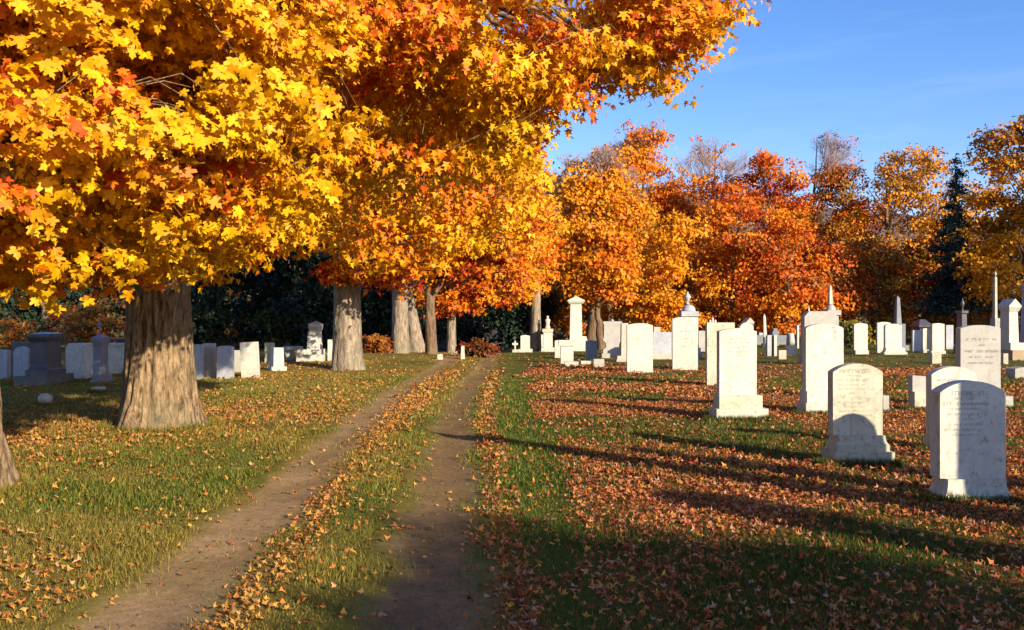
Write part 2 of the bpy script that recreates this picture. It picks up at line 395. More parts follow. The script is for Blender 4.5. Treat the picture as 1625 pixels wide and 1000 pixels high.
def monument(name, label, cat, py, tiers, mat, rz=0, lean=(0, 0), group='gravestones in the churchyard rows', xy=None, seed=0):
    """tiers, bottom to top: (part, x0, x1, ytop, shape, depth, {opts}); pixels are turned into metres at the stone's own distance"""
    cx = (tiers[0][1]+tiers[0][2])/2
    X, Y = at(cx, py) if xy is None else xy
    s = Y/F if xy is None else .01
    hy = max((t[5] for t in tiers))/2
    root = empty(name, (X+hy*.0, Y+hy, zgf(X, Y)), label, cat, group, rz, lean)
    z = -.06; zb = py; zr = zgf(X, Y)
    for k, t in enumerate(tiers):
        part, x0, x1, yt, shape, dep = t[:6]; o = t[6] if len(t) > 6 else {}
        w = (x1-x0)*s; xc = ((x0+x1)/2-cx)*s; h = (zb-yt)*s + (.06 if k == 0 else 0)
        if xy is None:      # measured outlines include the stone's visible side
            Yf = Y+hy-dep/2; side = F*abs(X)*(1/Yf-1/(Yf+dep)); side = min(side, .45*(x1-x0))
            a0, a1 = (x0, x1-side) if X < 0 else (x0+side, x1)
            w = (a1-a0)*Yf/F; xc = ((a0+a1)/2-CX)*Yf/F-X; h = EYE+(HY-yt)*Yf/F-zr-z
        hw, hd = w/2, dep/2; m = o.get('mat', mat); bv = o.get('bevel', min(.012, w*.04, h*.2)); sm = False
        bm = bmesh.new(); top = z+h
        if shape == 'box': loft(bm, [(hw, hd, z, xc), (hw, hd, top, xc)])
        elif shape == 'taper': q = o.get('q', .8); loft(bm, [(hw, hd, z, xc), (hw*q, hd*q, top, xc)])
        elif shape == 'wide':  q = o.get('q', .8); loft(bm, [(hw*q, hd*q, z, xc), (hw, hd, top, xc)])
        elif shape == 'flare':
            q = o.get('q', .86); loft(bm, [(hw, hd, z, xc), (hw, hd, z+h*.45, xc)] + [(hw*(1-(1-q)*math.sin(a)), hd*(1-(1-q)*1.4*math.sin(a)), z+h*(.45+.55*(1-math.cos(a))), xc) for a in (.3, .65, 1.0, 1.3, 1.57)])
        elif shape == 'steps': loft(bm, [(hw, hd, z, xc), (hw, hd, z+h*.5, xc)]); loft(bm, [(hw*.86, hd*.86, z+h*.5, xc), (hw*.86, hd*.86, top, xc)])
        elif shape in ('cap', 'hip'):
            rr = o.get('ov', .3); loft(bm, [(hw*.82, hd*.82, z, xc), (hw, hd, z+h*rr*.6, xc), (hw, hd, z+h*rr, xc), (hw*(.06 if shape == 'cap' else .35), hd*(.06 if shape == 'cap' else .2), top, xc)])
        elif shape == 'pediment':
            loft(bm, [(hw*.80, hd*.80, z, xc), (hw*.98, hd*.98, z+h*.30, xc)]); prism(bm, [(-hw, 0), (hw, 0), (hw, h*.16), (0, h*.70), (-hw, h*.16)], -hd, hd, xc, z+h*.30)
        elif shape == 'obelisk': q = o.get('q', .62); loft(bm, [(hw, hd, z, xc), (hw*q, hd*q, z+h*.90, xc), (hw*.03, hd*.03, top, xc)]); bv = 0
        elif shape == 'urn': lathe(bm, urn_profile(hw, h), xc, 20, z); sm = True; bv = 0
        elif shape == 'dome':
            lathe(bm, [(hw, 0), (hw*1.02, h*.12), (hw*.96, h*.2), (hw*.9, h*.45), (hw*.7, h*.75), (hw*.4, h*.93), (hw*.05, h)], xc, 20, z); sm = True; bv = 0
        elif shape == 'figure':
            lathe(bm, [(hw*.8, 0), (hw*.75, h*.1), (hw*.5, h*.3), (hw*.62, h*.5), (hw*.75, h*.68), (hw*.35, h*.78), (hw*.2, h*.81), (hw*.36, h*.87), (hw*.36, h*.93), (hw*.2, h*.98), (hw*.02, h)], xc, 14, z); sm = True; bv = 0
            for v in bm.verts: v.co.y *= .7
        elif shape == 'scroll':
            for a, b in ((-.55, .62), (0, 1), (.55, .62)): lathe(bm, [(hw*.16, 0), (hw*.26, h*b*.3), (hw*.24, h*b*.75), (hw*.05, h*b)], xc+hw*a, 12, z)
            sm = True; bv = 0
        elif shape == 'cross':
            q = .26; prism(bm, [(-hw*q, 0), (hw*q, 0), (hw*q, h*.52), (hw, h*.52), (hw, h*.76), (hw*q, h*.76), (hw*q, h), (-hw*q, h), (-hw*q, h*.76), (-hw, h*.76), (-hw, h*.52), (-hw*q, h*.52)], -hd, hd, xc, z)
        elif shape == 'rock':
            bmesh.ops.create_icosphere(bm, subdivisions=3, radius=1); rr = random.Random(seed+k); ph = [rr.uniform(0, 6) for _ in range(3)]
            for v in bm.verts:
                c = v.co; f = 1+.12*math.sin(3*c.x+ph[0])+.10*math.sin(4*c.y+ph[1])+.10*math.sin(5*c.z+ph[2])
                v.co = Vector((xc+c.x*hw*f, c.y*hd*f, z+h/2+max(-.5, min(.47, c.z*.55*f))*h))
            bv = 0; sm = True
        elif shape == 'chair':    # urn-shaped front stone with waisted sides
            prism(bm, [(-hw, 0), (hw, 0), (hw, h*.08), (hw*.72, h*.16), (hw*.62, h*.34), (hw*.78, h*.52), (hw*.80, h*.9), (hw*.5, h), (-hw*.5, h), (-hw*.8, h*.9), (-hw*.78, h*.52), (-hw*.62, h*.34), (-hw*.72, h*.16), (-hw, h*.08)], -hd, hd, xc, z)
        elif shape == 'vase':     # shield body swelling over a scrolled foot
            prism(bm, [(-hw*.95, 0), (hw*.95, 0), (hw*.95, h*.10), (hw*.62, h*.20), (hw*.70, h*.32), (hw*.98, h*.40), (hw*.86, h*.48), (hw*.86, h*.88), (hw*.98, h*.91), (hw*.9, h*.96), (-hw*.9, h*.96), (-hw*.98, h*.91), (-hw*.86, h*.88), (-hw*.86, h*.48), (-hw*.98, h*.40), (-hw*.70, h*.32), (-hw*.62, h*.20), (-hw*.95, h*.10)], -hd, hd, xc, z)
            lathe(bm, [(hw*.12, 0), (hw*.2, h*.03), (hw*.05, h*.07)], xc, 10, z+h*.955)
        else:
            prism(bm, top_profile(shape, w, h), -hd, hd, xc, z)
        if 'lip' in o and Y < 25:   # raised moulding round the face
            pass
        po = bm_obj(part, bm, m, root, sm, bv)
        if 'text' in o:
            rows, a, b = o['text']; lettering(po, w, z+h*a, z+h*b, -hd-.0004, rows, seed+k)
        z = top; zb = yt
    if xy is None: STONE_FEET.append((X, Y+hy, max((t[2]-t[1]) for t in tiers[:2])*s/2, hy))
    return root
ROWS_A = ((.55, .045), (.3, .02), (.7, .028), (.5, .022), (.6, .022), (.25, .02), (.55, .02), (.65, .018), (.4, .018))
ROWS_B = ((.75, .045), (.15, .03), (.80, .05), (.60, .035), (.65, .035))
H = 'headstone'
monument(H, 'nearest marble headstone with a segmental top, its face crossed by a blue shadow', H, 797, [
    ('plinth', 1469, 1608, 762, 'flare', .36, {'q': .86}), ('slab', 1475, 1597, 605, 'arc', .19, {'bevel': .014, 'text': (ROWS_A, .42, .90)})], WHITE, rz=.03, seed=1)
monument(H, 'lichened headstone on two plinths with a round-topped shadow over its foot', H, 738, [
    ('base', 1302, 1420, 718, 'box', .44), ('plinth', 1310, 1412, 692, 'flare', .34, {'q': .88}), ('slab', 1313, 1401, 577, 'arc', .17, {'text': (ROWS_A+((.6, .018), (.65, .018), (.5, .018)), .18, .92)})], CREAM, rz=.02, seed=2)
monument(H, 'bright white arched headstone half hidden behind the nearest stone', H, 718, [
    ('plinth', 1465, 1556, 697, 'box', .32), ('slab', 1469, 1551, 582, 'arc', .16, {'text': (((.5, .03), (.6, .02), (.4, .02)), .6, .85)})], WHITE, seed=3)
monument(H, 'smooth grey headstone with five carved lines standing behind the white arched stone', H, 650, [
    ('plinth', 1512, 1608, 629, 'box', .36), ('slab', 1516, 1588, 516, 'low', .20, {'text': (ROWS_B, .42, .84)})], GREY, seed=4)
monument(H, 'small pale stone with a slanted grey upper block between the two arched stones', 'marker', 651, [
    ('base', 1442, 1470, 622, 'box', .26), ('upper_block', 1440, 1474, 596, 'slant', .22, {'mat': GREY})], CREAM, seed=5)
monument(H, 'tall square-topped white headstone with a stained ledge on a broad base', H, 667, [
    ('base', 1125, 1219, 649, 'box', .46), ('plinth', 1132, 1210, 628, 'box', .36, {'mat': CREAM}), ('slab', 1137, 1201, 521, 'low', .17, {'text': (((.4, .03), (.75, .035), (.5, .02), (.55, .02), (.15, .02)), .55, .88)})], WHITE, rz=.06, seed=6)
monument(H, 'narrow cream slab standing just behind the tall square-topped stone', H, 613, [
    ('slab', 1119, 1166, 512, 'flat', .16)], CREAM, rz=.08, seed=7)
monument(H, 'broad white slab with a gently arched top before the urn monument', H, 587, [
    ('slab', 1066, 1108, 503, 'low', .16, {'text': (((.5, .05), (.3, .04), (.5, .04)), .4, .8)})], WHITE, seed=8)
monument('urn_monument', 'white marble urn on a domed pedestal behind the broad slab', 'monument', 568, [
    ('base', 1071, 1115, 552, 'steps', .8), ('pedestal', 1077, 1108, 502, 'box', .7), ('cornice', 1076, 1109, 494, 'box', .85), ('dome', 1080, 1106, 483, 'dome', .6), ('urn', 1083, 1099, 462, 'urn', .5)], BLUEW, seed=9)
monument(H, 'wide sunlit white slab with square shoulders left of the urn monument', H, 591, [
    ('slab', 994, 1036, 513, 'low', .17, {'text': (((.5, .05), (.6, .04), (.5, .04)), .35, .75)})], WHITE, rz=.03, seed=10)
monument(H, 'tall round-shouldered white headstone on a stepped base behind the lichened stone', H, 658, [
    ('base', 1264, 1347, 640, 'box', .46), ('plinth', 1269, 1343, 621, 'box', .36), ('slab', 1273, 1339, 514, 'shoulder', .18)], WHITE, rz=.05, seed=11)
monument('footstone', 'low grey footstone peeping out right of the lichened headstone', 'footstone', 656, [('block', 1394, 1411, 628, 'box', .25)], GREY, seed=12)
monument(H, 'large grey tablet with clipped corners rising behind the round-shouldered stone', H, 578, [
    ('base', 1266, 1334, 562, 'box', .8), ('slab', 1270, 1330, 494, 'clip', .5)], GREY, seed=13)
monument('monument', 'grey monument with a domed cap and pinkish spire behind the clipped tablet', 'monument', 567, [
    ('pedestal', 1305, 1331, 500, 'box', .8), ('cap', 1302, 1335, 492, 'box', 1.0), ('dome', 1306, 1331, 483, 'dome', .8), ('spire', 1313, 1322, 452, 'obelisk', .3, {'mat': PINK})], GREY, seed=14)
monument('obelisk', 'tiny white obelisk tip over the left shoulder of the clipped tablet', 'obelisk', 556, [('shaft', 1281, 1286, 484, 'obelisk', .2)], WHITE, seed=15)
monument(H, 'slim white headstone alone between the round-shouldered stone and a close pair', H, 562, [
    ('base', 1352, 1379, 556, 'box', .5), ('slab', 1353, 1377, 513, 'low', .22)], WHITE, seed=16)
monument(H, 'rear stone of the close pair, its white edge showing on the left', H, 560, [('slab', 1390, 1414, 511, 'low', .2)], WHITE, seed=17)
monument(H, 'front stone of the close pair, waisted foot and a shadow on its left', H, 563, [
    ('plinth', 1397, 1440, 552, 'flare', .5, {'q': .8}), ('slab', 1402, 1431, 514, 'shoulder', .24)], WHITE, seed=18)
monument('obelisk', 'slender blue-grey obelisk behind the close pair of white stones', 'obelisk', 556, [
    ('base', 1411, 1443, 548, 'box', 1.0), ('pedestal', 1415, 1437, 514, 'box', .75), ('shaft', 1418, 1431, 469, 'obelisk', .45, {'q': .55})], DGREY, seed=19)
monument('monument', 'dark monument with a low hipped cap in the far shade', 'monument', 552, [
    ('pedestal', 1449, 1478, 521, 'box', 1.0), ('cap', 1443, 1482, 507, 'hip', 1.4)], DARK, seed=20)
monument(H, 'plain blue-grey slab before the dark hip-capped monument', H, 557, [('slab', 1446, 1462, 524, 'flat', .2)], BLUEW, seed=21)
monument(H, 'short white stone left of the tall tapering one', H, 560, [('base', 1460, 1478, 555, 'box', .4), ('slab', 1462, 1476, 521, 'low', .2)], WHITE, seed=22)
monument(H, 'tall tapering white stone behind the square footstone', H, 562, [
    ('base', 1471, 1501, 557, 'box', .5), ('slab', 1476, 1499, 513, 'low', .25)], WHITE, seed=23)
monument('footstone', 'square cream footstone in front of the tall tapering stone', 'footstone', 577, [('block', 1474, 1494, 560, 'box', .3)], CREAM, seed=24)
monument(H, 'bluish slab between the tapering stone and the grey inscribed headstone', H, 554, [('slab', 1499, 1513, 516, 'flat', .2)], BLUEW, seed=25)
monument('urn_monument', 'dark granite pedestal and urn over the left shoulder of the grey inscribed headstone', 'monument', 562, [
    ('base', 1514, 1541, 550, 'box', .9), ('pedestal', 1520, 1535, 497, 'taper', .6, {'q': .9}), ('cap', 1518, 1537, 493, 'box', .75), ('urn', 1521, 1534, 473, 'urn', .4)], DARK, seed=26)
monument('column', 'thin white column standing in shade left of the gabled pillar', 'column', 553, [
    ('pedestal', 1573, 1587, 505, 'box', .6, {'mat': GREY}), ('shaft', 1576, 1583, 440, 'taper', .3, {'q': .85}), ('finial', 1575, 1584, 430, 'urn', .3)], CREAM, seed=27)
monument('pillar_monument', 'white pillar with a gabled cap and stepped brown base near the right edge', 'monument', 572, [
    ('step', 1580, 1640, 556, 'box', 1.5, {'mat': BROWN}), ('base', 1585, 1627, 544, 'box', 1.1), ('shaft', 1589, 1617, 494, 'taper', .8, {'q': .88}), ('cap', 1586, 1621, 474, 'pediment', .95)], WHITE, seed=28)
monument('obelisk', 'blue-grey obelisk cut by the right edge of the view', 'obelisk', 562, [('pedestal', 1617, 1645, 545, 'box', .9), ('shaft', 1621, 1642, 440, 'obelisk', .7, {'q': .7})], BLUEW, seed=29)
monument('footstone', 'small cream footstone beside the gabled pillar', 'footstone', 578, [('block', 1587, 1600, 561, 'box', .25)], CREAM, seed=30)
monument('footstone', 'low rounded grey stone on the leaves below the gabled pillar', 'footstone', 601, [('block', 1596, 1645, 583, 'low', .5)], GREY, seed=31)
# middle distance between the tall white stones
monument('obelisk', 'thin leaning white obelisk among the small far stones', 'obelisk', 552, [('base', 1208, 1220, 545, 'box', .4), ('shaft', 1211, 1218, 498, 'obelisk', .22)], WHITE, lean=(0, -.03), seed=32)
monument(H, 'blue-shaded narrow slab left of a sunlit white post', H, 565, [('slab', 1215, 1225, 532, 'flat', .3)], BLUEW, seed=33)
monument(H, 'sunlit narrow white post beside the blue-shaded slab', H, 566, [('slab', 1225, 1233, 532, 'flat', .4)], WHITE, seed=34)
monument('footstone', 'pinkish square block right of the sunlit white post', 'footstone', 570, [('block', 1233, 1248, 556, 'box', .3)], PINK, seed=35)
monument('footstone', 'low sunlit white block right of the pinkish one', 'footstone', 564, [('block', 1245, 1264, 548, 'low', .35)], WHITE, seed=36)
monument('rough_stone', 'rough-hewn grey boulder marker before the low granite wall', 'marker', 549, [('boulder', 1247, 1263, 528, 'rock', .6)], GREY, seed=37)
monument('monument', 'dark block monument with stepped cap on the low granite wall', 'monument', 549, [('pedestal', 1221, 1236, 526, 'box', .8), ('cap', 1223, 1234, 521, 'box', .7)], DGREY, seed=38)
monument('low_wall', 'long low granite kerb wall behind the small far stones', 'wall', 547, [('wall', 1180, 1256, 532, 'box', .5)], DGREY, seed=39)
monument('footstone', 'bluish block beside the thin leaning obelisk', 'footstone', 546, [('block', 1203, 1213, 528, 'flat', .3)], BLUEW, seed=40)
monument(H, 'sliver of white stone at the left of the clipped grey tablet', H, 553, [('slab', 1263, 1268, 516, 'flat', .3)], WHITE, seed=41)
monument('monument', 'house-shaped pinkish monument behind the tall square-topped stone', 'monument', 563, [('pedestal', 1178, 1196, 517, 'box', .8), ('cap', 1177, 1197, 504, 'pediment', .9)], PINK, seed=42)
monument(H, 'round white top of a stone hidden behind the tall square-topped one', H, 590, [('slab', 1170, 1196, 512, 'round', .3)], WHITE, seed=43)
monument('monument', 'white stone crowned by small carved scrolls behind the narrow cream slab', 'monument', 570, [('pedestal', 1121, 1142, 514, 'box', .5), ('crown', 1122, 1140, 503, 'scroll', .4)], WHITE, seed=44)
monument(H, 'grey ribbed tablet right of the urn monument', H, 558, [('slab', 1106, 1119, 525, 'flat', .5)], GREY, seed=45)
monument(H, 'wide pale grey tablet between the two bright white slabs', H, 570, [('base', 1030, 1070, 562, 'box', .7, {'mat': PINK}), ('slab', 1034, 1066, 527, 'flat', .4)], BLUEW, seed=46)
monument('footstone', 'small tan block peeping over the wide pale grey tablet', 'footstone', 556, [('block', 1036, 1048, 519, 'flat', .4)], PINK, seed=47)
monument('shield_headstone', 'ornate pale headstone with scrolled foot and a knob on top', H, 568, [
    ('foot', 953, 986, 561, 'box', .6), ('shield', 955, 988, 508, 'vase', .35)], GREY, seed=48)
monument('monument', 'pinkish pedestal tucked behind the ornate scrolled headstone', 'monument', 574, [
    ('base', 975, 1003, 565, 'flare', .8), ('shaft', 984, 998, 513, 'taper', .45, {'q': .9})], PINK, seed=49)
monument('pillar_monument', 'tall white pillar with a gabled cap in front of the brown trunks', 'monument', 557, [
    ('base', 896, 940, 545, 'box', 1.3), ('plinth', 901, 933, 534, 'flare', .95), ('shaft', 903, 924, 482, 'taper', .65, {'q': .88}), ('cap', 899, 928, 470, 'pediment', .9)], WHITE, seed=50)
monument('headstone', 'stubby white T-shaped stone with a wide cap below the tall pillar', H, 577, [
    ('block', 889, 910, 549, 'box', .4), ('cap', 886, 913, 540, 'box', .5)], WHITE, seed=51)
monument(H, 'white slab almost hidden at the left of the T-shaped stone', H, 568, [('slab', 880, 892, 540, 'low', .3)], WHITE, seed=52)
monument(H, 'dark slate headstone with a shaded face right of the T-shaped stone', H, 571, [('slab', 929, 948, 540, 'low', .3)], DGREY, seed=53)
monument('footstone', 'low white block under the T-shaped stone', 'footstone', 581, [('block', 896, 918, 574, 'box', .3)], WHITE, seed=54)
monument('footstone', 'thin white block at the foot of the dark slate stone', 'footstone', 578, [('block', 921, 940, 573, 'box', .3)], WHITE, seed=55)
monument('footstone', 'grey square block right of the two low white blocks', 'footstone', 583, [('block', 941, 959, 570, 'box', .3)], GREY, seed=56)
monument('statue_monument', 'small draped figure on a white pedestal left of the tall pillar', 'statue', 558, [
    ('base', 858, 882, 552, 'box', .9), ('pedestal', 862, 877, 527, 'box', .55), ('cap', 860, 878, 522, 'box', .65, {'mat': PINK}), ('figure', 863, 875, 501, 'figure', .4, {'mat': PINK})], WHITE, seed=57)
monument(H, 'plain white slab tucked left of the draped figure', H, 556, [('slab', 852, 866, 531, 'flat', .3)], WHITE, seed=58)
monument(H, 'white headstone with a low arch right of the small cross', H, 559, [('base', 823, 845, 554, 'box', .5), ('slab', 826, 841, 532, 'low', .3)], WHITE, seed=59)
monument('stone_cross', 'small white stone cross at the crest of the track', 'cross', 559, [('foot', 813, 823, 555, 'box', .4), ('cross', 813, 822, 541, 'cross', .14)], WHITE, seed=60)
monument('marker', 'slim white marker beyond the crest beside the track', 'marker', 570, [('shaft', 731, 738, 549, 'taper', .25, {'q': .7})], WHITE, seed=61)
monument('marker', 'tiny rounded white stone at the foot of the trunk beyond the crest', 'marker', 571, [('block', 694, 703, 562, 'low', .25)], WHITE, seed=62)
# left group
monument('monument', 'dark granite monument with a heavy cap left of the great maple', 'monument', 612, [
    ('step', 22, 114, 597, 'box', 1.5), ('base', 40, 104, 577, 'flare', 1.0, {'q': .8}), ('shaft', 47, 97, 543, 'box', .75), ('cap', 41, 102, 527, 'cap', .95, {'ov': .8})], DARK, seed=63)
monument('urn_monument', 'blue-shaded pedestal monument with a pointed finial beside the great maple', 'monument', 608, [
    ('base', 143, 178, 596, 'steps', .7), ('shaft', 147, 171, 549, 'taper', .45, {'q': .94}), ('cap', 145, 173, 530, 'cap', .55, {'ov': .7}), ('finial', 151, 163, 505, 'urn', .3)], DGREY, seed=64)
monument(H, 'pale round-arched stone just left of the dark monument', H, 603, [('slab', 21, 50, 550, 'round', .2)], BLUEW, seed=65)
monument(H, 'dark-edged tablet standing behind the round-arched stone', H, 596, [('slab', 18, 58, 543, 'flat', .3)], DARK, seed=66)
monument(H, 'blue-grey slab cut by the left edge of the view', H, 602, [('slab', -12, 17, 555, 'low', .2)], BLUEW, seed=67)
monument(H, 'mottled white headstone between the dark monument and the finial pedestal', H, 601, [('base', 98, 150, 595, 'box', .5), ('slab', 104, 143, 547, 'shoulder', .25)], WHITE, seed=68)
monument('tomb_wall', 'long pale marble family tomb behind the finial pedestal', 'tomb', 594, [('wall', 112, 215, 548, 'box', .6), ('coping', 108, 219, 545, 'box', .75)], WHITE, seed=69)
monument('footstone', 'flat white footstone in shade below the finial pedestal', 'footstone', 623, [('block', 144, 168, 615, 'box', .3)], WHITE, seed=70)
monument('rough_stone', 'pale rounded rock alone in the shade left of the great maple', 'rock', 644, [('boulder', 57, 89, 624, 'rock', .22)], WHITE, seed=71)
monument(H, 'blue-shaded wide slab touching the right side of the great trunk', H, 602, [('slab', 292, 324, 547, 'flat', .22)], BLUEW, seed=72)
monument(H, 'grey slab second from the right side of the great trunk', H, 600, [('slab', 322, 343, 545, 'flat', .22)], GREY, seed=73)
monument(H, 'broad blue-shaded headstone left of the leaning stone', H, 601, [('slab', 344, 372, 549, 'low', .25)], BLUEW, seed=74)
monument(H, 'dim narrow slab just behind the leaning stone', H, 592, [('slab', 369, 386, 556, 'flat', .2)], GREY, seed=75)
monument(H, 'leaning pale headstone with a shaded top left of the second maple', H, 599, [('slab', 383, 413, 543, 'flat', .18)], WHITE, lean=(0, -.05), rz=-.05, seed=76)
monument(H, 'small yellowish slab right of the leaning headstone', H, 576, [('slab', 420, 436, 544, 'flat', .25)], CREAM, seed=77)
monument(H, 'squat waisted stone with one blue-shaded side', H, 589, [('base', 425, 455, 582, 'box', .45), ('block', 428, 451, 552, 'taper', .45, {'q': .88})], WHITE, rz=.5, seed=78)
monument('bench_tomb', 'white table-shaped block between the squat stone and the ruined monument', 'tomb', 571, [('leg_block', 453, 466, 556, 'box', .3), ('top', 449, 481, 550, 'box', .5)], WHITE, seed=79)
monument('monument', 'white monument with a broken grey cap left of the second maple', 'monument', 573, [
    ('base', 470, 526, 563, 'box', 1.5), ('plinth', 471, 516, 555, 'box', 1.1), ('shaft', 487, 512, 526, 'taper', .75, {'q': .86}), ('cap', 489, 513, 510, 'cap', .8, {'ov': .75, 'mat': GREY})], WHITE, seed=80)
monument(H, 'narrow white slab against the left side of the second trunk', H, 573, [('slab', 520, 528, 539, 'flat', .25)], WHITE, seed=81)
# stones just outside the right edge whose shadows fall into the view
OFF = 'monuments just beyond the right edge'
def off(name, label, cat, x, y, tiers, mat, seed):
    monument(name, label, cat, 0, tiers, mat, xy=(x, y), group=OFF, seed=seed)
off('obelisk', 'tall pale obelisk outside the view whose pointed shadow crosses the track', 'obelisk', 5.1, 6.0, [('base', -36, 36, -30, 'box', .72), ('pedestal', -25, 25, -95, 'box', .5), ('shaft', -20, 20, -315, 'obelisk', .40, {'q': .6})], GREY, 90)
off(H, 'tall slab outside the view that shades the nearest headstone', H, 7.04, 5.0, [('base', -32, 32, -25, 'box', .4), ('slab', -23, 23, -285, 'taper', .14, {'q': .72})], WHITE, 91)
off(H, 'round-topped headstone outside the view that shades the lichened stone', H, 5.75, 8.15, [('base', -38, 38, -20, 'box', .4), ('slab', -28, 28, -152, 'round', .2)], WHITE, 92)
off(H, 'squat headstone outside the view nearest the camera', H, 4.35, 5.0, [('base', -45, 45, -25, 'box', .5), ('slab', -34, 34, -150, 'arc', .2)], WHITE, 93)

# tufts left by the mower round the stone feet
for (X, Y, hw, hd) in STONE_FEET:
    if Y > 22: continue
    n = int(1500*hw*2)
    x = R.uniform(X-hw-.03, X+hw+.03, n); y = np.where(R.random(n) < .75, Y-hd-np.abs(R.normal(0, .05, n))-.01, Y+R.uniform(-hd, hd, n))
    side = R.random(n) < .3; x = np.where(side, X+np.sign(x-X)*(hw+np.abs(R.normal(0, .03, n))), x)
    grass_patch(x, y, R.uniform(.04, .11, n), .006)
for tx, ty, tr in ((-5.35, 14.3, .72), (-5.35, 8.95, .62), (-5.6, 32.5, .6)):
    n = int(2600*tr); a = R.uniform(0, 2*PI, n); q = tr+np.abs(R.normal(0, .10, n))+.05*np.sin(a*5)
    grass_patch(tx+np.cos(a)*q, ty+np.sin(a)*q, R.uniform(.03, .12, n), .007)
V = np.concatenate(Vs); tag(mesh_np('grass', V, np.arange(len(V)).reshape(-1, 3), 3, M_GRASS, np.concatenate(Cs)), kind='stuff')

# ------------------------------------------------------------ trees
def tube(path, rad, seg=10, furrow=0, seed=0, flare=0):
    """swept tube through path (n,3) with radii; furrow displaces the bark"""
    path = np.array(path, float); n = len(path); rad = np.array(rad, float)
    tg = nrm(np.gradient(path, axis=0)); ref = np.array([1., 0, 0]) if abs(tg[0][0]) < .9 else np.array([0, 1., 0])
    U = nrm(np.cross(tg, np.cross(ref, tg))); W = np.cross(tg, U)
    th = np.linspace(0, 2*PI, seg, endpoint=False)
    s = np.concatenate([[0], np.cumsum(np.linalg.norm(np.diff(path, axis=0), axis=1))])
    r = np.repeat(rad[:, None], seg, 1)
    if furrow:
        cc, sn = np.cos(th), np.sin(th)
        q = th[None, :]*seg*0
        wz = (fbm(cc[None, :]*2+s[:, None]*.9, sn[None, :]*2+s[:, None]*.7, seed+6)-.5)*1.6; A = vn(cc[None, :]*7+10+wz, sn[None, :]*7+s[:, None]*.8+wz, seed)
        B = vn(cc[None, :]*19+30, sn[None, :]*19+s[:, None]*1.3, seed+1)
        rdg = np.abs(A-.5)*2; r = r*(1+furrow*(ss(0, .30, rdg)-.8)+furrow*.6*(B-.5))
        big = vn(cc[None, :]*1.6+5, sn[None, :]*1.6+s[:, None]*.3, seed+2); r = r*(1+.14*(big-.5))
    if flare:
        lob = .55+.45*np.cos(th*5+seed)+.35*np.cos(th*3+seed*2); r = r+flare*np.exp(-s[:, None]/.42)*np.clip(lob, .15, 2)[None, :]*rad[0]
    V = path[:, None, :]+r[..., None]*(np.cos(th)[None, :, None]*U[:, None, :]+np.sin(th)[None, :, None]*W[:, None, :])
    i = np.arange(n-1)[:, None]*seg; j = np.arange(seg)[None, :]; k = (j+1) % seg
    Fq = np.stack([i+j, i+k, i+seg+k, i+seg+j], -1).reshape(-1, 4)
    return V.reshape(-1, 3), Fq
def segs_mesh(P0, P1, r0, r1, k=4):
    P0, P1 = np.array(P0, float), np.array(P1, float); n = len(P0)
    d = nrm(P1-P0); ref = np.where(np.abs(d[:, 2:3]) < .9, np.array([[0, 0, 1.]]), np.array([[1., 0, 0]]))
    U = nrm(np.cross(d, ref)); W = np.cross(d, U); th = np.arange(k)*2*PI/k
    ring = np.cos(th)[None, :, None]*U[:, None, :]+np.sin(th)[None, :, None]*W[:, None, :]
    V = np.concatenate([P0[:, None]+ring*np.array(r0)[:, None, None], P1[:, None]+ring*np.array(r1)[:, None, None]], 1)
    j = np.arange(k); q = np.stack([j, (j+1) % k, k+(j+1) % k, k+j], -1)
    return V.reshape(-1, 3), ((np.arange(n)*2*k)[:, None, None]+q[None]).reshape(-1, 4)
class Wood:
    def __init__(s): s.V, s.F, s.n = [], [], 0
    def add(s, V, F): s.V.append(V); s.F.append(F+s.n); s.n += len(V)
    def build(s, name, mat, parent, smooth=True): return mesh_np(name, np.concatenate(s.V), np.concatenate(s.F), 4, mat, smooth=smooth, parent=parent)
def bez(a, b, c, n=10):
    t = np.linspace(0, 1, n)[:, None]; a, b, c = map(np.array, (a, b, c)); return (1-t)**2*a+2*t*(1-t)*b+t*t*c
def sample_lobes(lobes, n, shell=.45):
    w = np.array([l[1][0]*l[1][1]*l[1][2] for l in lobes])**.62; idx = R.choice(len(lobes), n, p=w/w.sum())
    c = np.array([l[0] for l in lobes])[idx]; r = np.array([l[1] for l in lobes])[idx]
    d = nrm(R.normal(size=(n, 3))); rr = R.random(n)**shell
    return c+d*r*rr[:, None], d
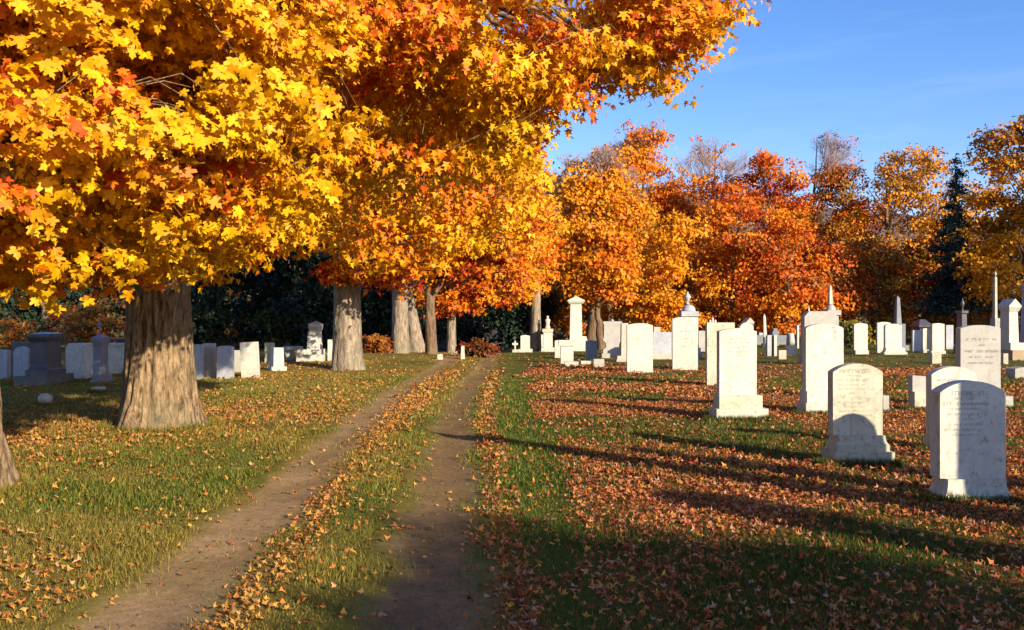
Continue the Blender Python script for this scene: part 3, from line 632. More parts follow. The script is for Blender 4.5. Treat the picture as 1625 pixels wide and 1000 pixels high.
def crown_leaves(C, O, nleaf, srad, lsize, shape, palette, weights, root_loc, cluster_seed=0, flat=.35, up=.35, jitter=.5, hue_scale=.9):
    """sprays of leaves: C spray centres (n,3), O outward directions"""
    n = len(C); k = nleaf
    a = R.uniform(0, 2*PI, (n, k)); rr = np.sqrt(R.random((n, k)))*srad*R.uniform(.7, 1.3, (n, 1))
    dx, dy = np.cos(a)*rr, np.sin(a)*rr
    dz = R.normal(0, srad*flat*.5, (n, k)) - (rr/srad)**2*srad*.42
    P = C[:, None, :]+np.stack([dx, dy, dz], -1)
    Nn = O[:, None, :]*.55+np.array([0, 0, up])+R.normal(0, jitter, (n, k, 3)); Nn += np.array([.12, -.25, 0])
    T = np.array([0, 0, -1.])+O[:, None, :]*.35+R.normal(0, .45, (n, k, 3))
    pal = np.array(palette, float)
    # every spray keeps to its own part of the palette, which drifts through the crown
    u = fbm(C[:, 0]*hue_scale+C[:, 2]*.7+50, C[:, 1]*hue_scale-C[:, 2]*.9+50, cluster_seed, 3)
    u = np.argsort(np.argsort(u))/max(1, n-1)
    cum = np.cumsum(weights)/np.sum(weights)
    ui = np.clip(u[:, None]+R.normal(0, .16, (n, k)), 0, .9999)
    col = pal[np.searchsorted(cum, ui)]*R.uniform(.78, 1.18, (n, k, 1))
    P = P.reshape(-1, 3); m = len(P)
    v, f, c = leaves(P, Nn.reshape(-1, 3), T.reshape(-1, 3), R.uniform(.55, 1.25, m)*lsize, col.reshape(-1, 3), shape)
    return v-np.array(root_loc), f, c
Y1, Y2, OR, RO, RD, DK = (.80, .44, .006), (.78, .33, .005), (.72, .19, .006), (.60, .10, .008), (.44, .035, .010), (.36, .12, .015)

def nearest(P, pts):
    d = ((pts[None]-P[:, None])**2).sum(-1); return d.argmin(1)
def big_tree(name, label, x, y, r, fork, lobes, nspray, nleaf, srad, lsize, shape, pal, wts, keep=None, bark=M_BARK, seed=1, limbs=6, prof=None, lean=(0, 0), flare=.5, group='maples along the track', extra=None, furrow=.10, lab_crown=None, top=None, nl2=60, twigs=True):
    z0 = zgf(x, y); base = np.array([x, y, z0]); root = empty(name, tuple(base), label, 'tree', group)
    W = Wood()
    top = top or (fork+.8)
    zz = np.concatenate([np.arange(-.25, min(top, 3.2), .045), np.arange(min(top, 3.2), top+.01, .12)]) if top > 0 else []
    rz = np.array([r*(1.0-.13*min(1, z/2.0)+(.18*max(0, z-fork+.6))) for z in zz])
    path = np.stack([lean[0]*zz, lean[1]*zz, zz], -1)
    W.add(*tube(path, rz, 110 if y < 20 else 48, furrow, seed, flare))
    rr = random.Random(seed); pts, prad = [], []
    C, O = sample_lobes(lobes, nspray*2 if keep else nspray)
    if extra is not None: Ce, Oe = sample_lobes(extra, int(nspray*.03)); 
    if keep: k = keep(C); C, O = C[k][:nspray], O[k][:nspray]
    L2 = []
    fz = np.array([lean[0]*fork, lean[1]*fork, fork])
    cl = np.array([l[0] for l in lobes])-base; order = sorted(range(len(cl)), key=lambda i: -np.prod(lobes[i][1]))[:limbs]
    for i in order:
        tgt = cl[i]+np.array([rr.uniform(-.3, .3)]*3); st = fz+np.array([0, 0, rr.uniform(-.5, .3)])
        mid = st*.5+tgt*.5+np.array([0, 0, .12*np.linalg.norm(tgt-st)])-.18*np.array([tgt[0]-st[0], tgt[1]-st[1], 0])
        p = bez(st, mid, tgt, 22); p[1:-1] += R.normal(0, .05*min(1, r*2), (20, 3))
        rad = np.linspace(r*.48, r*.10, 22); W.add(*tube(p, rad, 12, .05, seed+i)); pts.append(p); prad.append(rad)
    # leader
    zt = max(c[2] for c in cl); p = bez(fz, fz*.5+np.array([.2, .2, zt*.5]), np.array([lean[0]*zt, lean[1]*zt, zt]), 16); rad = np.linspace(r*.55, r*.1, 16)
    W.add(*tube(p, rad, 12, .05, seed+77)); pts.append(p); prad.append(rad)
    A = np.concatenate(pts); AR = np.concatenate(prad)
    sel = R.choice(len(C), min(nl2, len(C)), replace=False); tg = C[sel]-base
    idx = nearest(tg, A[:, :]); B, BR = [A], [AR]
    for t, j in zip(tg, idx):
        j2 = max(0, j-3); a = A[j2]; m = (a+t)/2+np.array([0, 0, .15*np.linalg.norm(t-a)])+R.normal(0, .1, 3)
        p = bez(a, m, t, 9); p[1:-1] += R.normal(0, .03, (7, 3)); rad = np.linspace(min(AR[j2]*.6, r*.12), r*.018+.004, 9)
        W.add(*tube(p, rad, 6)); B.append(p[3:]); BR.append(rad[3:])
    if twigs:
        B = np.concatenate(B); tg = C-base; j = nearest(tg, B); mid = (B[j]+tg)/2+R.normal(0, .06, tg.shape)+np.array([0, 0, .08])
        tr = .0045 if y < 20 else .012
        W.add(*segs_mesh(B[j], mid, np.full(len(tg), tr*1.5), np.full(len(tg), tr))); W.add(*segs_mesh(mid, tg, np.full(len(tg), tr), np.full(len(tg), tr*.6)))
    W.build('trunk', bark, root)
    v, f, c = crown_leaves(C, O, nleaf, srad, lsize, shape, pal, wts, base, seed, hue_scale=1.5 if y < 20 else .9, flat=.22 if y < 20 else .35)
    if extra is not None:
        v2, f2, c2 = crown_leaves(Ce, Oe, nleaf, srad, lsize, shape, [RD, OR, Y2], [2, 2, 1], base, seed+5); f = np.concatenate([f, f2+len(v)]); v = np.concatenate([v, v2]); c = np.concatenate([c, c2])
    mesh_np('crown', v, f, 3, M_LEAF if y < 60 else M_FAR, c, parent=root)
    return root

def proj(C): return CX+C[:, 0]/C[:, 1]*F, HY-(C[:, 2]-EYE)/C[:, 1]*F
def shadow_at(C):
    k = C[:, 2]/SUN[2]; return C[:, 0]-SUN[0]*k, C[:, 1]-SUN[1]*k
def under(px, knots):
    kx, ky = zip(*knots); return np.interp(px, kx, ky)
# the boughs hang lowest at these heights: seen from the track the crown ends along this line
EDGE = [(-300, 470), (0, 455), (40, 500), (110, 510), (160, 460), (240, 452), (330, 445), (370, 405), (440, 385), (520, 330), (560, 280), (640, 260), (760, 300), (830, 270), (862, 150), (900, 185), (930, 120), (965, 130), (1010, 140), (1050, 170), (1065, 105), (1120, 80), (1150, 50), (1170, 0), (1185, -40), (1600, -100)]
def keep_front(C):
    px, py = proj(C); vis = C[:, 1] > 2
    ok = ~vis | (py < under(px, EDGE)-18) | (C[:, 1] > 15)
    sx, sy = shadow_at(C)
    lit = (sy > 3) & (sy < 15.2) & (sx > -5.9) & (sx < 8) | ((sy >= 15) & (sy < 33) & (sx > -.25*sy) & (sx < 6))
    gap = fbm(C[:, 0]*.62+C[:, 1]*.35+31, C[:, 2]*1.75+C[:, 1]*.25+.5*np.sin(C[:, 0]*.9), 88, 2) < .47
    return ok & ~lit & ~(gap & (C[:, 1] < 15))
T1 = (-5.35, 14.3); T2 = (-5.35, 8.95)
big_tree('maple_tree', 'massive golden maple with a furrowed flaring trunk and boughs over the track', *T1, .51, 2.6,
    [((-5.3, 13.5, 7.5), (6, 6, 5)), ((-1.6, 11.6, 5.9), (3.4, 3.0, 2.4)), ((.4, 12.0, 6.3), (3.4, 2.6, 2.2)), ((-2.8, 10.4, 4.7), (2.6, 2.2, 2.0)), ((-.9, 10.6, 4.6), (1.8, 1.6, 1.2)),
     ((2.0, 12.8, 6.2), (2.0, 1.8, 1.9)), ((-4.2, 11.0, 4.0), (2.6, 2.0, 1.9)), ((-2.3, 13.2, 4.8), (2.6, 2.2, 2.0)), ((-6.8, 11.5, 4.2), (2.6, 2.0, 2.2)), ((-8.5, 15, 6), (4, 4, 3)), ((-4, 17, 6), (4, 3.4, 3)), ((3.0, 12.2, 5.7), (1.6, 1.4, 1.2)), ((1.5, 11.6, 5.0), (1.5, 1.3, .9)), ((2.1, 12.4, 4.9), (1.3, 1.2, .8)), ((.3, 11.8, 4.4), (1.3, 1.2, 1.0)), ((-3.5, 11.5, 3.3), (1.2, 1.0, .9))] + [((-3.9+.2*q, 11.9-.2*q, 2.95), (1.1, .9, .75)) for q in range(4)],
    4000, 44, .42, .096, L_MID, [Y1, Y2, OR, RO], [7, 6, 1.3, .12], keep_front, seed=3, limbs=9, nl2=120, flare=.72, furrow=.16)
big_tree('maple_tree', 'bright yellow maple at the left edge with only its root flare showing', *T2, .44, 2.4,
    [((-5.4, 8.4, 5.6), (3.6, 3.4, 3.6)), ((-3.6, 6.9, 3.6), (1.9, 1.6, 1.9)), ((-4.0, 8.4, 3.2), (1.8, 1.6, 1.5)), ((-2.6, 7.6, 4.3), (1.5, 1.6, 1.5)), ((-4.8, 6.6, 3.1), (1.7, 1.3, 1.5)), ((-2.4, 8.8, 3.9), (1.2, 1.2, 1.2))],
    2000, 46, .32, .088, L_FULL, [Y1, Y2, OR, RO], [7, 5, 1.0, .12], keep_front, seed=8, limbs=5, nl2=80, flare=.75)

def above(edge, pad=0, right=((-900, 842), (240, 842), (300, 868), (600, 885))):
    def f(C):
        px, py = proj(C); return (py < under(px, edge)-pad) & (px < under(py, right))
    return f
E3 = [(300, 430), (440, 440), (470, 460), (510, 440), (540, 425), (600, 430), (640, 465), (690, 440), (760, 420), (900, 400)]
X3, Y3 = at(551, 586); X4, Y4 = at(635, 560); X5, Y5 = -2.95, 46.; X6, Y6 = at(850, 557)
big_tree('maple_tree', 'second maple in the row with red low sprays around its pale trunk', X3, Y3, .47, 4.6,
    [((X3, Y3, 8.5), (6.5, 6, 4.5)), ((X3+3.2, Y3-2, 6.2), (3.6, 3, 2.6)), ((X3-3, Y3-2, 5.6), (3.4, 3, 2.2)), ((X3+1.6, Y3-3.2, 5.0), (3.0, 2.2, 2.0)), ((X3+5.0, Y3, 7.5), (3, 3, 3))],
    950, 36, .60, .19, L_LOW, [Y1, Y2, Y2, OR], [4, 5, 2, 2], above(E3, 6), flare=.3, seed=12, limbs=5, nl2=60, bark=M_BARK2, extra=[((X3-.1, Y3-1.0, 3.3), (.9, .7, .35)), ((X3+1.4, Y3-.9, 3.2), (.8, .7, .4))])
big_tree('maple_tree', 'third maple in the row with a pale twin-ribbed trunk on the rise', X4, Y4, .40, 4.6,
    [((X4, Y4, 10), (7, 6, 5)), ((X4+4, Y4-1, 8.2), (4, 4, 3.4)), ((X4+2.0, Y4-3, 5.6), (3.4, 2.5, 2.0)), ((X4+6, Y4, 10), (3.5, 4, 4))],
    900, 34, .72, .23, L_LOW, [Y1, Y2, OR, RO], [2, 5, 4, 1], above([(400, 455), (640, 455), (700, 450), (900, 450)], 4), flare=.15, seed=15, limbs=5, nl2=50, bark=M_BARK2)
big_tree('maple_tree', 'dark red and orange low maple past the crest of the track', X5, Y5, .22, 3.2,
    [((X5-.2, Y5+1, 4.6), (2.6, 2.6, 2.4)), ((X5+2.2, Y5, 4.4), (2.4, 2.2, 2.0)), ((X5+.2, Y5, 2.9), (2.2, 1.6, 1.0)), ((X5+2.5, Y5+1, 6.5), (2.6, 2.5, 2.2))],
    560, 32, .5, .20, L_LOW, [(.34, .04, .012), RO, OR, Y2], [1.2, 2, 4, 3], above([(600, 500), (680, 515), (740, 520), (800, 505), (870, 490)]), seed=18, limbs=4, nl2=40, bark=M_BARK2)
big_tree('maple_tree', 'glowing orange-yellow maple right of the track crest', X6, Y6, .30, 4.4,
    [((X6-1.2, Y6+1, 7.6), (3.8, 4, 3.6)), ((X6-2.2, Y6-1, 4.6), (2.8, 2.4, 1.6)), ((X6-.2, Y6+.8, 4.9), (1.7, 1.6, 1.3)), ((X6-2, Y6+1, 10.5), (3.0, 3, 2.6)), ((X6-1.5, Y6, 3.6), (2.2, 1.8, 1.0))],
    900, 32, .55, .22, L_LOW, [Y1, Y2, OR, RO], [3, 5, 4, 1], above([(700, 500), (760, 505), (800, 500), (850, 492), (890, 478), (930, 460)], 0, ((-900, 780), (225, 790), (240, 860), (330, 880), (350, 896), (600, 896))), seed=21, limbs=5, nl2=50, bark=M_BARK2)

# trees of the wood's edge: ragged crowns built of many lobes round a visible stem
def wood_tree(name, label, px, Y, H_, top_w, zb, pal, wts, n=330, nleaf=38, srad=.9, ls=.25, bare=0, shape='oval', seed=0, r=.22, stem=None, bark=M_DBARK, mat=None, X=None, group='trees of the wood edge', rag=.35, twig=.02):
    X = (px-CX)/F*Y if X is None else X
    z0 = zgf(X, Y); base = np.array([X, Y, z0]); rr = random.Random(seed*7+1)
    root = empty(name, tuple(base), label, 'tree', group); W = Wood()
    zz = np.linspace(-.2, H_*.93, 26); wob = np.cumsum(R.normal(0, .05, (26, 2)), 0)
    path = np.concatenate([wob, zz[:, None]], 1); W.add(*tube(path, np.linspace(r*1.15, .03, 26), 9, .06, seed, .3))
    lobes, P0, P1, r0, r1 = [], [], [], [], []
    nb = 26 if shape != 'cone' else 110
    for i in range(nb):
        t = (i+rr.random())/nb; z = zb+(H_-zb)*t*.96; a = rr.uniform(0, 2*PI)
        if shape == 'oval': env = math.sin(PI*min(1, .16+.84*t)**.8)**.6
        elif shape == 'round': env = math.sqrt(max(.02, 1-(2*t-.9)**2/1.25)) if t > .0 else .5
        elif shape == 'vase': env = .35+.75*t**.7 if t < .85 else .8
        else: env = (1-t)*.95+.05
        if shape in ('oval', 'round') and t > .3: env = max(env, .62-.25*max(0, t-.85)/.15)
        ext = top_w*env*rr.uniform(1-rag, 1.0)
        st = np.array([np.interp(z*.75, zz, path[:, 0]), np.interp(z*.75, zz, path[:, 1]), max(z*.72 if shape != 'cone' else z, zb*.6)])
        en = np.array([math.cos(a)*ext*.75, math.sin(a)*ext*.75, z])
        p = bez(st, (st+en)/2+np.array([0, 0, -.1 if shape != 'cone' else .1]), en, 6); rad = np.linspace(r*.35*(1-t*.6), twig, 6)
        W.add(*tube(p, rad, 5))
        s = top_w*rr.uniform(.30, .46)*(env*.5+.5)
        if shape == 'cone':
            s = top_w*.30*(env+.10); lobes.append((tuple(base+st+(en-st)*.55), (s, s, s*.45)))
        lobes.append((tuple(base+en), (s, s, s*(.75 if shape != 'cone' else .35))))
        if bare and t > 1-bare-.1:      # leafless upper twigs
            def grow(o, d, L, rad_, k):
                q = o+d*L; P0.append(o); P1.append(q); r0.append(rad_); r1.append(rad_*.7)
                if k:
                    for _ in range(3 if k > 1 else 4):
                        dd = nrm(d+np.array([rr.gauss(0, .42), rr.gauss(0, .42), rr.gauss(.15, .25)])); grow(o+d*L*rr.uniform(.45, 1), dd, L*rr.uniform(.6, .85), rad_*.62, k-1)
            for _ in range(3):
                grow(en*.6+st*.4, nrm(np.array([math.cos(a)*.5+rr.gauss(0, .3), math.sin(a)*.5+rr.gauss(0, .3), 1.3])), (H_-z)*.22+.9, .045, 4)
    W.build('trunk', bark, root)
    if P0:
        P1 = np.array(P1); k = P1[:, 2] < H_+.4; W2 = Wood(); W2.add(*segs_mesh(np.array(P0)[k], P1[k], np.array(r0)[k], np.array(r1)[k], 3)); W2.build('twigs', M_TWIG, root)
    C, O = sample_lobes(lobes, n)
    if bare:
        t = (C[:, 2]-z0)/H_; k = R.random(n) > ss(1-bare-.15, 1-bare+.12, t)*.93; C, O = C[k], O[k]
    # ragged: open irregular gaps through the crown
    g = fbm(C[:, 0]*.45+C[:, 1]*.2+7, C[:, 2]*.5+C[:, 1]*.3, seed+3, 2); k = g > .34; C, O = C[k], O[k]
    v, f, c = crown_leaves(C, O, nleaf, srad, ls, L_QUAD, pal, wts, base, seed, hue_scale=.35)
    if shape == 'cone':
        pass
    mesh_np('crown', v, f, 3, mat or M_FAR, c, parent=root)
    return root
GO, BR_, OL = (.72, .29, .008), (.36, .13, .015), (.34, .22, .015)
def zt(py, Y): return EYE+(HY-py)/F*Y
TL = [ # label, px, Y, top row, half width, bottom, palette, weights, opts
 ('slender orange tree with a dark straight stem behind the gabled pillar', 939, 62, 246, 3.8, 3.9, [Y2, GO, OR, OL], [2, 5, 3, 1], dict(bare=.05, r=.36, n=620)),
 ('low orange maple on a brown stem just right of the gabled pillar', 953, 54, 345, 2.0, 3.4, [GO, OR, BR_], [4, 4, 1], dict(r=.20, n=130)),
 ('thin orange tree between the slender one and the lavender-topped one', 968, 78, 262, 4.4, 3.0, [Y2, GO, OR, OL], [2, 5, 3, 1], dict(bare=.06, r=.24, n=380)),
 ('tall thinning orange tree with bare lavender top twigs left of the urn monument', 1025, 86, 188, 6.4, 3, [GO, OR, RO, Y2], [4, 5, 1, 1.5], dict(shape='round', bare=.08, r=.28, n=1250)),
 ('nearly leafless tree with a pale fan of twigs right of the urn monument', 1130, 88, 214, 6.2, 3, [GO, OR, BR_], [3, 4, 1], dict(shape='round', bare=.24, r=.3, n=900)),
 ('flaming orange maple with a red crown top', 1215, 80, 232, 4.8, 2.4, [Y2, OR, RO, RD], [2, 6, 3, 1.6], dict(r=.25, n=640)),
 ('tree with a dome of bare twigs over rusty lower leaves', 1292, 90, 204, 6.0, 3, [OR, RO, BR_], [3, 3, 2], dict(shape='round', bare=.22, r=.3, n=850)),
 ('broad round golden tree with sky showing through its crown', 1415, 84, 236, 7.2, 6.0, [Y2, GO, OL, BR_], [2, 5, 2, 2], dict(shape='round', r=.34, n=620, rag=.2)),
 ('tall golden-leaved tree at the right edge of the view', 1625, 66, 168, 4.6, 4, [Y2, GO, OL, BR_], [3, 4, 2, 2], dict(r=.3, n=620)),
 ('bright yellow-orange tree low behind the wide sunlit slab', 1000, 70, 318, 3.6, 1.0, [Y2, GO, OR, OL], [4, 4, 2, 1], dict(r=.18, n=260)),
 ('small golden tree with low branches behind the urn monument', 1065, 68, 335, 3.4, .6, [Y2, GO, OR], [4, 4, 2], dict(r=.15, n=210)),
 ('dense orange maple with leaves to the ground behind the narrow cream slab', 1160, 74, 290, 3.8, 1.4, [GO, OR, RO], [3, 5, 2], dict(r=.2, n=300)),
 ('fiery low maple behind the small far stones', 1250, 70, 330, 3.8, 1.2, [Y2, OR, RO, BR_], [1, 5, 3, 1], dict(r=.2, n=300)),
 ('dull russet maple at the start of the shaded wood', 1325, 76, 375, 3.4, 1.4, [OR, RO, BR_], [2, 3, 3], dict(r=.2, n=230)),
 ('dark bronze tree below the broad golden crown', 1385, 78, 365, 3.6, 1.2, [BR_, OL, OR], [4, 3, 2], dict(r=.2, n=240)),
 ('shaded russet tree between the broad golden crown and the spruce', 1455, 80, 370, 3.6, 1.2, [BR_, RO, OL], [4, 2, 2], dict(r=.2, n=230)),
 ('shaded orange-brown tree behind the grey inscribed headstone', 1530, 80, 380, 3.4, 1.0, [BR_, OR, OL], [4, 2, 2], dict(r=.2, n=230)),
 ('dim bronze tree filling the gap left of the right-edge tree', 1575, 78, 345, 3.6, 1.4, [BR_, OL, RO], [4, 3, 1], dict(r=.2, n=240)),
 ('orange-brown thicket tree left of the slender dark-stemmed tree', 896, 80, 345, 3.6, 1.0, [OR, GO, BR_], [4, 3, 2], dict(r=.2, n=260)),
 ('hazy leafless sapling against the hill beside the overhanging boughs', 880, 92, 270, 2.6, 6, [OR, BR_], [2, 2], dict(bare=.6, r=.12, n=60)),
]
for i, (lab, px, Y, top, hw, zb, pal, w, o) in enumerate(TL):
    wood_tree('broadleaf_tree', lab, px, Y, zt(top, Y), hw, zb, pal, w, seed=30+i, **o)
EV = [(.022, .045, .020), (.030, .055, .028), (.015, .030, .018)]
wood_tree('spruce_tree', 'dark blue-green pointed spruce rising above the shaded wood', 1520, 70, zt(232, 70), 3.3, 2.5, [(.02, .06, .045), (.03, .08, .06), (.015, .035, .03)], [2, 2, 1], shape='cone', n=900, nleaf=22, srad=.42, ls=.16, seed=60, mat=M_DARKLEAF, r=.3)
k = 0
for px, Y, top, hw, lab in ((-40, 60, 330, 3.4, 'dark evergreen at the far left edge'), (75, 64, 300, 3.6, 'dark evergreen behind the dark granite monument'), (250, 60, 300, 3.6, 'dark evergreen hidden behind the great trunk'), (330, 56, 330, 3.2, 'dark evergreen above the blue-shaded slabs'),
        (400, 62, 300, 3.6, 'dark evergreen above the leaning headstone'), (470, 58, 320, 3.4, 'dark evergreen behind the broken-capped monument'), (545, 66, 300, 3.6, 'dark evergreen behind the second maple trunk'), (610, 62, 340, 3.0, 'dark evergreen between the second and third maples'), (690, 68, 330, 3.2, 'dark evergreen behind the low red maple'), (765, 74, 380, 2.8, 'dark evergreen in the hollow at the end of the track'), (835, 76, 380, 2.8, 'dark evergreen behind the small stone cross')):
    wood_tree('evergreen_tree', lab, px, Y, zt(top, Y), hw, .4, EV, [2, 1, 2], shape='oval' if k % 2 else 'vase', n=300, nleaf=24, srad=.9, ls=.30, seed=70+k, mat=M_DARKLEAF, group='dark evergreens beyond the left graves'); k += 1
def shrub(name, label, px, py, w, h, pal, wts, n=40, seed=0, X=None):
    X, Y = at(px, py); base = np.array([X, Y, zgf(X, Y)]); root = empty(name, tuple(base), label, 'shrub', 'shrubs at the edge of the wood')
    C, O = sample_lobes([(tuple(base+np.array([0, 0, h*.5])), (w, w*.7, h*.5))], n)
    st = [np.array([0, 0, 0.])]*n; tg = C-base
    V, Fq = segs_mesh(st, tg*.9, np.full(n, .02), np.full(n, .006)); mesh_np('stems', V, Fq, 4, M_DBARK, parent=root)
    v, f, c = crown_leaves(C, O, 30, w*.28, .16, L_QUAD, pal, wts, base, seed); mesh_np('foliage', v, f, 3, M_FAR, c, parent=root)
shrub('shrub', 'orange shrub behind the pale round-arched stone', 20, 556, 1.6, 1.9, [(.38, .11, .01), (.17, .12, .01), BR_], [2, 2, 1], 60, 1)
shrub('shrub', 'mixed red and olive shrub behind the finial pedestal', 140, 556, 2.2, 3.0, [(.38, .11, .01), (.17, .12, .01), RD], [2, 3, 1], 90, 2)
shrub('shrub', 'rusty red shrub right of the second maple trunk', 598, 560, .7, .9, [(.25, .07, .01), (.16, .04, .01), BR_], [2, 1, 1], 60, 3)
shrub('shrub', 'sunlit olive-green bush in the dark wood above the leaning stone', 440, 552, 1.6, 3.0, [(.10, .13, .015), (.06, .09, .015)], [2, 2], 70, 4)
shrub('shrub', 'dim olive bush in the dark wood left of the sunlit one', 350, 552, 2.0, 2.4, [(.08, .09, .015), (.14, .07, .02)], [2, 2], 70, 5)
shrub('shrub', 'dark red shrub in the hollow past the crest', 757, 566, .8, .8, [(.22, .03, .01), (.15, .05, .01)], [2, 2], 50, 6)
shrub('shrub', 'leafy yellow-green shrub behind the slim white headstone', 1345, 552, 1.6, 1.8, [OL, (.10, .14, .02)], [2, 2], 60, 7)

# plain trunks and a stump in the middle distance
def bare_trunk(name, label, px, py, r, h, bark, taper=.75, lean=(0, 0), flare=.4, seed=0):
    X, Y = at(px, py); root = empty(name, (X, Y+r, zgf(X, Y)), label, 'tree', 'plain stems in the middle distance'); W = Wood()
    zz = np.linspace(-.2, h, 60); path = np.stack([lean[0]*zz+.05*np.sin(zz*.7+seed), lean[1]*zz, zz], -1)
    W.add(*tube(path, np.linspace(r, r*taper, 60), 30, .12, seed, flare))
    for a in (0, 2.1, 4.2):
        st = path[-3]; en = st+np.array([math.cos(a)*h*.25, math.sin(a)*h*.25, h*.3]); W.add(*tube(bez(st, (st+en)/2+np.array([0, 0, -.1*h*.2]), en, 8), np.linspace(r*taper*.7, r*.2, 8), 8))
    W.build('trunk', bark, root); return root
bare_trunk('tree_trunk', 'pale broken trunk leaning behind the third maple', 657, 559, .42, 3.0, M_BARK2, .45, (-.12, 0), .7, seed=7)
bare_trunk('tree_trunk', 'shaded gnarled trunk right of the third maple', 683, 562, .26, 2.6, M_DBARK, .8, seed=9)

# trees behind and beside the viewer that throw the soft shade over the foreground
def caster(label, sx, sy, h, rad, seed, n=240, rz=None):
    k = h/SUN[2]; X, Y = sx+SUN[0]*k, sy+SUN[1]*k; z0 = 0
    base = np.array([X, Y, z0]); root = empty('broadleaf_tree', tuple(base), label, 'tree', 'trees outside the view'); W = Wood()
    W.add(*tube(np.array([(0, 0, z) for z in np.linspace(-.2, h, 12)]), np.linspace(.25, .08, 12), 10, 0))
    C, O = sample_lobes([(tuple(base+np.array([0, 0, h])), (rad, rad, rz or rad*1.05))]+([] if rz else [(tuple(base+np.array([0, 0, h-rad])), (rad*1.2, rad*1.2, rad))]), n)
    tg = C-base; W.add(*segs_mesh(np.repeat([[0, 0, h*.8]], n, 0), tg, np.full(n, .03), np.full(n, .01))); W.build('trunk', M_DBARK, root)
    v, f, c = crown_leaves(C, O, 30, .6, .24, L_QUAD, [GO, OR], [1, 1], base, seed); mesh_np('crown', v, f, 3, M_FAR, c, parent=root)
caster('slim tree behind the viewer whose crown shades the near track', 2.6, 3.6, 9.0, 1.6, 1, 420)
caster('wide tree behind the viewer that shades the near right grass', 6.6, -.4, 9.0, 2.2, 2, 300)
caster('low tree behind the viewer shading the bottom of the view', 1.0, 4.6, 6.0, 1.75, 3, 300, .4)
for X, Y, h, lab in ((50, 49, 17, 'first tall tree beyond the right edge that shades the wood'), (57, 50, 19, 'second tall tree beyond the right edge that shades the wood'), (64, 49, 20, 'third tall tree beyond the right edge that shades the wood'), (71, 52, 20, 'fourth tall tree beyond the right edge that shades the wood')):
    wood_tree('broadleaf_tree', lab, 0, Y, h, 5.0, 3.5, [GO, BR_], [1, 1], n=520, seed=int(X), X=X, group='trees outside the view', nleaf=24, ls=.42, srad=1.0, rag=.2)

# distant dark wood behind everything and the far hill
def woodland():
    n = 4200; X = R.uniform(-95, 115, n); Y = R.uniform(96, 112, n); hmax = 6.5+3*fbm(X*.08, Y*0, 4)+1.5*vn(X*.4, Y*0, 8)
    C = np.stack([X, Y, R.random(n)**.8*hmax], -1); O = nrm(np.stack([R.normal(0, .4, n), -np.ones(n), R.normal(.3, .3, n)], -1))
    v, f, c = crown_leaves(C, O, 34, 1.3, .5, L_QUAD, [(.05, .05, .02), (.10, .05, .02), (.22, .08, .02), (.03, .045, .02)], [3, 3, 2, 3], (0, 0, 0), 5, hue_scale=.12)
    tag(mesh_np('woodland', v, f, 3, M_FAR, c), kind='stuff')
woodland()
def hill():
    x = np.linspace(-500, 620, 180); y = np.linspace(330, 900, 40); gx, gy = np.meshgrid(x, y)
    t = np.sin(np.clip((gy-330)/480, 0, 1)*PI/2)
    prof = np.interp(gx, [-500, -150, 20, 120, 300, 620], [70, 90, 118, 104, 82, 60])
    z = prof*t + (fbm(gx*.03, gy*.03, 3)-.5)*14*t + (vn(gx*.16, gy*.16, 6)-.5)*5*t - 2
    V = np.stack([gx, gy, z], -1).reshape(-1, 3); i = (np.arange(39)[:, None]*180+np.arange(179)[None]).ravel()
    n = fbm(V[:, 0]*.05, V[:, 1]*.05, 12)[:, None]; c = np.array([.24, .13, .10])*(1-n)+np.array([.16, .13, .12])*n
    tag(mesh_np('hill', V, np.stack([i, i+1, i+181, i+180], -1), 4, attr_mat('wooded_hillside', .95, ((.25, .5), (1.1, .4)), .6, 3), c, smooth=True), kind='structure')
hill()

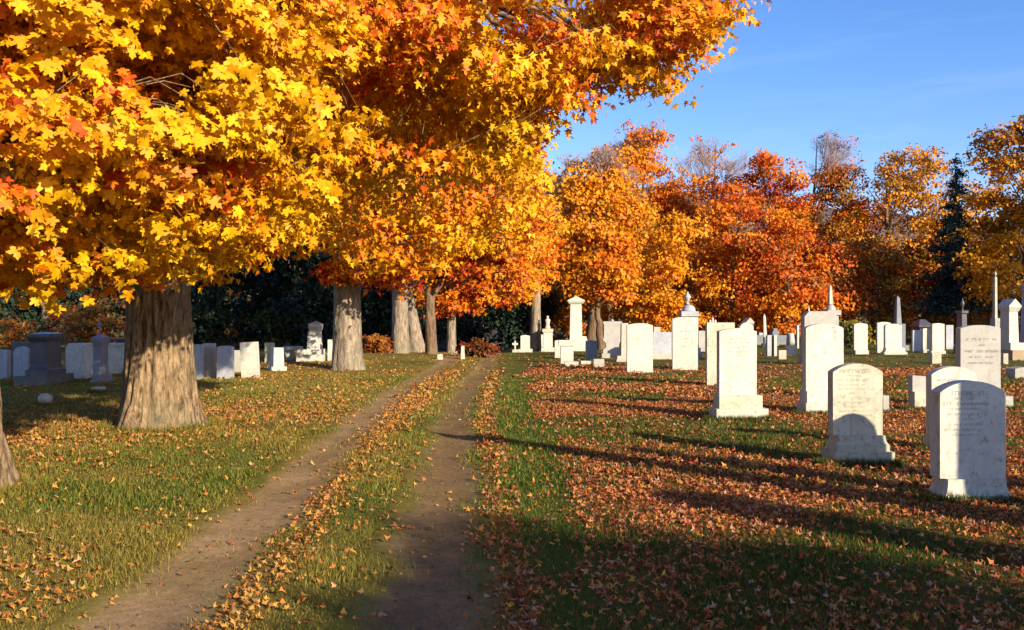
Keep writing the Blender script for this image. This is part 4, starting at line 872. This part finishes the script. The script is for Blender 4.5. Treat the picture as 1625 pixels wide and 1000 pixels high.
# ------------------------------------------------------------ light, sky, camera
w = bpy.data.worlds.new('World'); sc.world = w; w.use_nodes = True; nt = w.node_tree; nt.nodes.clear()
sky = nt.nodes.new('ShaderNodeTexSky'); sky.sky_type = 'NISHITA'; sky.sun_disc = False; sky.sun_elevation = EL; sky.sun_rotation = PI-AZ
sky.air_density = 1.0; sky.dust_density = .4; sky.ozone_density = 2.5; sky.altitude = 200
bg = nt.nodes.new('ShaderNodeBackground'); bg.inputs[1].default_value = .108; ow = nt.nodes.new('ShaderNodeOutputWorld')
hs = nt.nodes.new('ShaderNodeHueSaturation'); hs.inputs['Saturation'].default_value = 1.22; nt.links.new(sky.outputs[0], hs.inputs['Color']); 
tcw = nt.nodes.new('ShaderNodeTexCoord'); mpw = nt.nodes.new('ShaderNodeMapping'); mpw.inputs['Scale'].default_value = (1.4, 1.4, 11); mpw.inputs['Rotation'].default_value = (.08, .05, 0)
nt.links.new(tcw.outputs['Generated'], mpw.inputs[0]); cir = ramp(nt, noise(nt, mpw.outputs[0], 2.6, 6, .6, .3), [(.50, 0), (.78, .11)])
nt.links.new(mixc(nt, cir, mixc(nt, 1.0, hs.outputs[0], (.98, .93, 1.16), 'MULTIPLY'), (4.6, 5.4, 6.6)), bg.inputs[0]); nt.links.new(bg.outputs[0], ow.inputs[0])
sd = bpy.data.lights.new('sun', 'SUN'); sd.energy = 5; sd.angle = math.radians(.5); sd.color = (1, .86, .64)
so = bpy.data.objects.new('sun', sd); COL.objects.link(so); so.rotation_euler = Vector(-SUN).to_track_quat('-Z', 'Y').to_euler(); so.location = (20, -25, 20)
cd = bpy.data.cameras.new('camera'); cam = bpy.data.objects.new('camera', cd); COL.objects.link(cam); sc.camera = cam
cam.location = (0, 0, EYE); cam.rotation_euler = (PI/2, 0, 0); cd.sensor_width = 36; cd.lens = 36*F/1625; cd.shift_y = (HY-500)/1625
cd.clip_start = .1; cd.clip_end = 5000
sc.view_settings.view_transform = 'Standard'; sc.view_settings.look = 'None'; sc.view_settings.exposure = .95; sc.view_settings.gamma = 1
sc.render.engine = 'CYCLES'; cy = sc.cycles; cy.max_bounces = 6; cy.diffuse_bounces = 3; cy.glossy_bounces = 2; cy.transmission_bounces = 3
cy.use_denoising = True; cy.denoiser = 'OPENIMAGEDENOISE'; cy.denoising_input_passes = 'RGB_ALBEDO_NORMAL'; cy.caustics_reflective = False; cy.caustics_refractive = False
